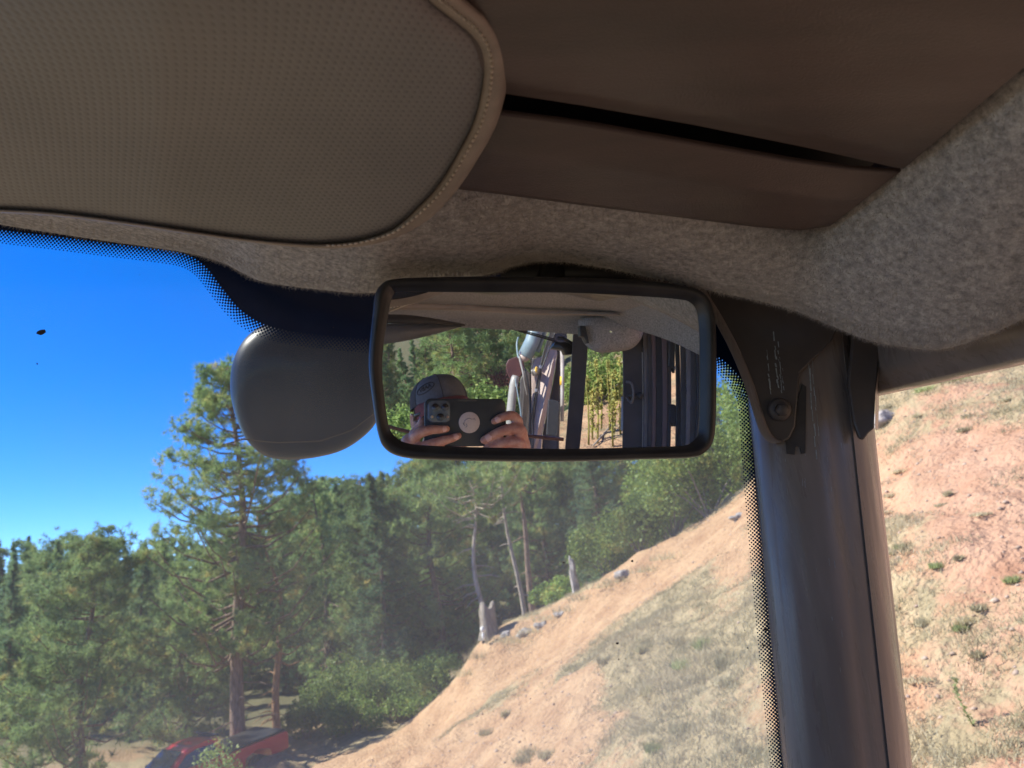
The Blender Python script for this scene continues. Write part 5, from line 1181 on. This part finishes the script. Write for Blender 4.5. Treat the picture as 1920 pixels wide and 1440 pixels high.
# nails
NAIL = mat('finger_nail', (.70, .44, .37), (.76, .50, .43), 30, .3)
for (a, b, w) in [(K(.0085, -.0405, zf+.0078), K(.0205, -.0393, zf+.0052), .0055), (K(.028, -.0568, zf+.0076), K(.0415, -.0523, zf+.0052), .0056), (K(.1185, -.0212, zf+.0082), K(.1075, -.0265, zf+.0055), .0058), (K(.101, -.0535, zf+.0088), K(.0885, -.0605, zf+.0058), .0062)]:
    t = (b-a).normalized(); s_ = t.cross(f0).normalized(); rows = []
    for k in range(7):
        u = k/6; wd = w*math.sqrt(max(.05, 1-(2*u-1)**4)); c_ = a.lerp(b, u) + f0*.0009*math.sin(math.pi*u)
        rows.append([c_ + s_*wd*v - f0*.0028*v*v for v in (-1, -.5, 0, .5, 1)])
    mb = MB(); mb.grid(rows); part('finger_nail', mb, NAIL, person)
# shirt over torso and upper arms, trousers over the legs
def inflate(mbs, name, voxel, amt, m_):
    o = union(mbs, voxel, name, m_, person, 8); d = o.data; d.update(); n = len(d.vertices); co_ = np.empty(n*3); d.vertices.foreach_get('co', co_); no = np.empty(n*3)
    d.vertices.foreach_get('normal', no); d.vertices.foreach_set('co', co_ + no*amt); d.update(); return o
inflate([tor] + arms, 'shirt', .009, .012, mat('dark_shirt', (.03, .035, .045), (.05, .055, .065), 90, .9, .3, 400))
inflate(legs, 'trousers', .010, .012, mat('denim', (.04, .06, .10), (.07, .09, .14), 200, .9, .3, 500))
# hair, sunglasses, eyes
HAIR = mat('dark_hair', (.02, .015, .012), (.045, .032, .025), 120, .7, .6, 500)
mb = MB(); rows = []
for t, wx, wf in [(-.045, .068, .088), (-.01, .0745, .0955), (.03, .0775, .099), (.06, .0765, .097)]:
    rows.append([H_(wx*math.cos(a), t + .03*max(0, math.sin(a))**.5*(1 if math.sin(a) > 0 else 0), wf*math.sin(a)) for a in np.linspace(math.pi*.90, math.pi*2.10, 30)])
mb.grid(rows); part('hair', mb, HAIR, person)
SG = mat('mirror_lens', (.04, .10, .18), (.08, .20, .36), 20, .06, spec=1, metal=.6)
mb = MB(); mb.tube([H_(-.082, -.002, -.005), H_(-.080, .012, .05), H_(-.066, .014, .088), H_(-.03, .012, .100), H_(0, .010, .103), H_(.03, .012, .100), H_(.066, .014, .088), H_(.080, .012, .05), H_(.082, -.002, -.005)], [.003, .004, .005, .004, .003, .004, .005, .004, .003], 8); gls = part('sunglasses', mb, RUBBER, person)
for s in (-1, 1):
    mb = MB(); rows = []
    for u in np.linspace(0, 1, 8):
        x = s*(.010+.062*u); z = .107-.022*u*u
        rows.append([H_(x, .012 - .034*v*math.sqrt(max(.1, 1-(u*1.6-.8)**4)), z+.003*math.sin(math.pi*v)) for v in np.linspace(0, 1, 6)])
    mb.grid(rows); part('lens', mb, SG, gls)
    mb = MB(); mb.ball(H_(s*.032, .004, .074), rt_h*.012, fwd_h*.012, up_h*.012); part('eye', mb, mat('eye_white', (.7, .68, .65), rough=.2), person)
# cap
CG = mat('grey_cap_cloth', (.105, .118, .135), (.135, .148, .165), 160, .85, .4, 900, dist=.0008); CD = mat('charcoal_mesh_cloth', (.045, .045, .05), (.07, .07, .075), 300, .9, .6, 900, dist=.001); CM = mat('maroon_cloth', (.17, .03, .035), (.22, .045, .045), 160, .8, .3, 900)
def dome(th, ph, k=1.0, lift=0):                 # th 0 at the crown top, ph 0 to the right, pi/2 at the front
    y = .030 + .086*math.cos(th)**.85 if th < math.pi/2 else .030
    sx, sz = .085*math.sin(th)**.82, .104*math.sin(th)**.82
    fr = max(0, math.sin(ph)); y += .012*fr*math.sin(th)
    return H_(sx*k*math.cos(ph), y + lift, sz*k*math.sin(ph) - .004)
ths = np.linspace(.02, math.pi/2-.001, 16)
def capseg(p0, p1, nm, m_, k=1.0):
    mb = MB(); mb.grid([[dome(t, p, k) for p in np.linspace(p0, p1, 24)] for t in ths]); return part(nm, mb, m_, person)
capc = capseg(R(32), R(148), 'cap_front', CG); 
mb = MB(); mb.grid([[dome(t, p, .998) for p in np.linspace(R(148), R(392), 40)] for t in ths]); part('cap_crown', mb, CD, person)
mb = MB()
for ph_ in (R(90), R(33), R(147)): mb.tube([dome(t, ph_, 1.003) for t in ths], .0011, 5)
mb.tube([dome(ths[-1], p, 1.004) for p in np.linspace(0, 2*math.pi, 60)], .0022, 6); part('cap_seam', mb, CD, person)
mb = MB(); mb.ball(dome(.02, 0)+up_h*.002, rt_h*.007, fwd_h*.007, up_h*.005); part('cap_button', mb, CM, person)
mb = MB(); rows = []
for u in np.linspace(0, 1, 10):
    rows.append([])
    for v in np.linspace(-1, 1, 25):
        a = math.pi/2 - v*1.12; e = dome(ths[-1], a, 1.0); ln = .062*math.sqrt(max(0, 1-abs(v)**2.6))
        rows[-1].append(e + fwd_h*ln*u + up_h*(-.016*v*v*1.0*u - .020*u*u - .004*u) + rt_h*0)
rows2 = [[p + up_h*.003 for p in r_] for r_ in rows[::-1]]
mb.grid(rows + rows2); part('cap_brim', mb, CM, person)
# oval patch with lettering on the front of the cap
INK = mat('black_embroidery', (.012, .012, .014), rough=.8)
cu = bpy.data.curves.new('txt', 'FONT'); cu.body = 'AABV'; cu.size = 1; cu.align_x = 'CENTER'; cu.align_y = 'CENTER'; cu.offset = .015; cu.resolution_u = 3
to = bpy.data.objects.new('txt', cu); COL.objects.link(to); dg = bpy.context.evaluated_depsgraph_get(); tm = bpy.data.meshes.new_from_object(to.evaluated_get(dg)); bpy.data.objects.remove(to)
bm_v = [tuple(v.co) for v in tm.vertices]; bm_f = [tuple(p.vertices) for p in tm.polygons]
# wearer reads right to left in the mirror: the true word runs towards the wearer's left
TS = .022; cphi, cth = R(121), R(66)
def on_cap(x, y, lift=.0012):                    # x along the word as read by someone facing the wearer, metres
    ph_ = cphi + x/.098; th_ = cth - y/.080
    p = dome(th_, ph_, 1.0); q = dome(th_, ph_+.01, 1.0)-p; w = dome(th_-.01, ph_, 1.0)-p
    n_ = q.cross(w).normalized()
    if n_.dot(fwd_h) < 0: n_ = -n_
    return p + n_*lift
mb = MB(); ca, sa = math.cos(R(-12)), math.sin(R(-12))
def rot2(x, y): return x*ca - y*sa, x*sa + y*ca
SIGN = 1
mb.add([on_cap(*rot2(SIGN*x*TS*.80, y*TS*.82)) for x, y, z in bm_v], bm_f); part('cap_lettering', mb, INK, person, smooth=False)
mb = MB(); pts = [on_cap(*rot2(.033*math.cos(a), .0125*math.sin(a)), .001) for a in np.linspace(0, 2*math.pi, 60)]; mb.tube(pts, .0009, 6); part('cap_badge_ring', mb, INK, person)

# operator seat
SE = mat('seat_cloth', (.03, .03, .035), (.05, .05, .055), 120, .9, .4, 500)
seat = thing('operator_seat', 'black operator seat under the person holding the phone', 'seat', off(hip, 0, -.45, .05))
mb = MB(); mb.box(off(hip, 0, -.155, .12), rtv*.24, fwv*.26, upn*.06); part('seat_cushion', mb, SE, seat, bevel=.03)
mb = MB(); mb.box(off(hip, 0, .16, -.20), rtv*.22, fwv*.05, upn*.30); part('backrest', mb, SE, seat, bevel=.03)
mb = MB(); mb.box(off(hip, 0, -.34, .08), rtv*.14, fwv*.16, upn*.12); part('seat_base', mb, RUBBER, seat, bevel=.02)
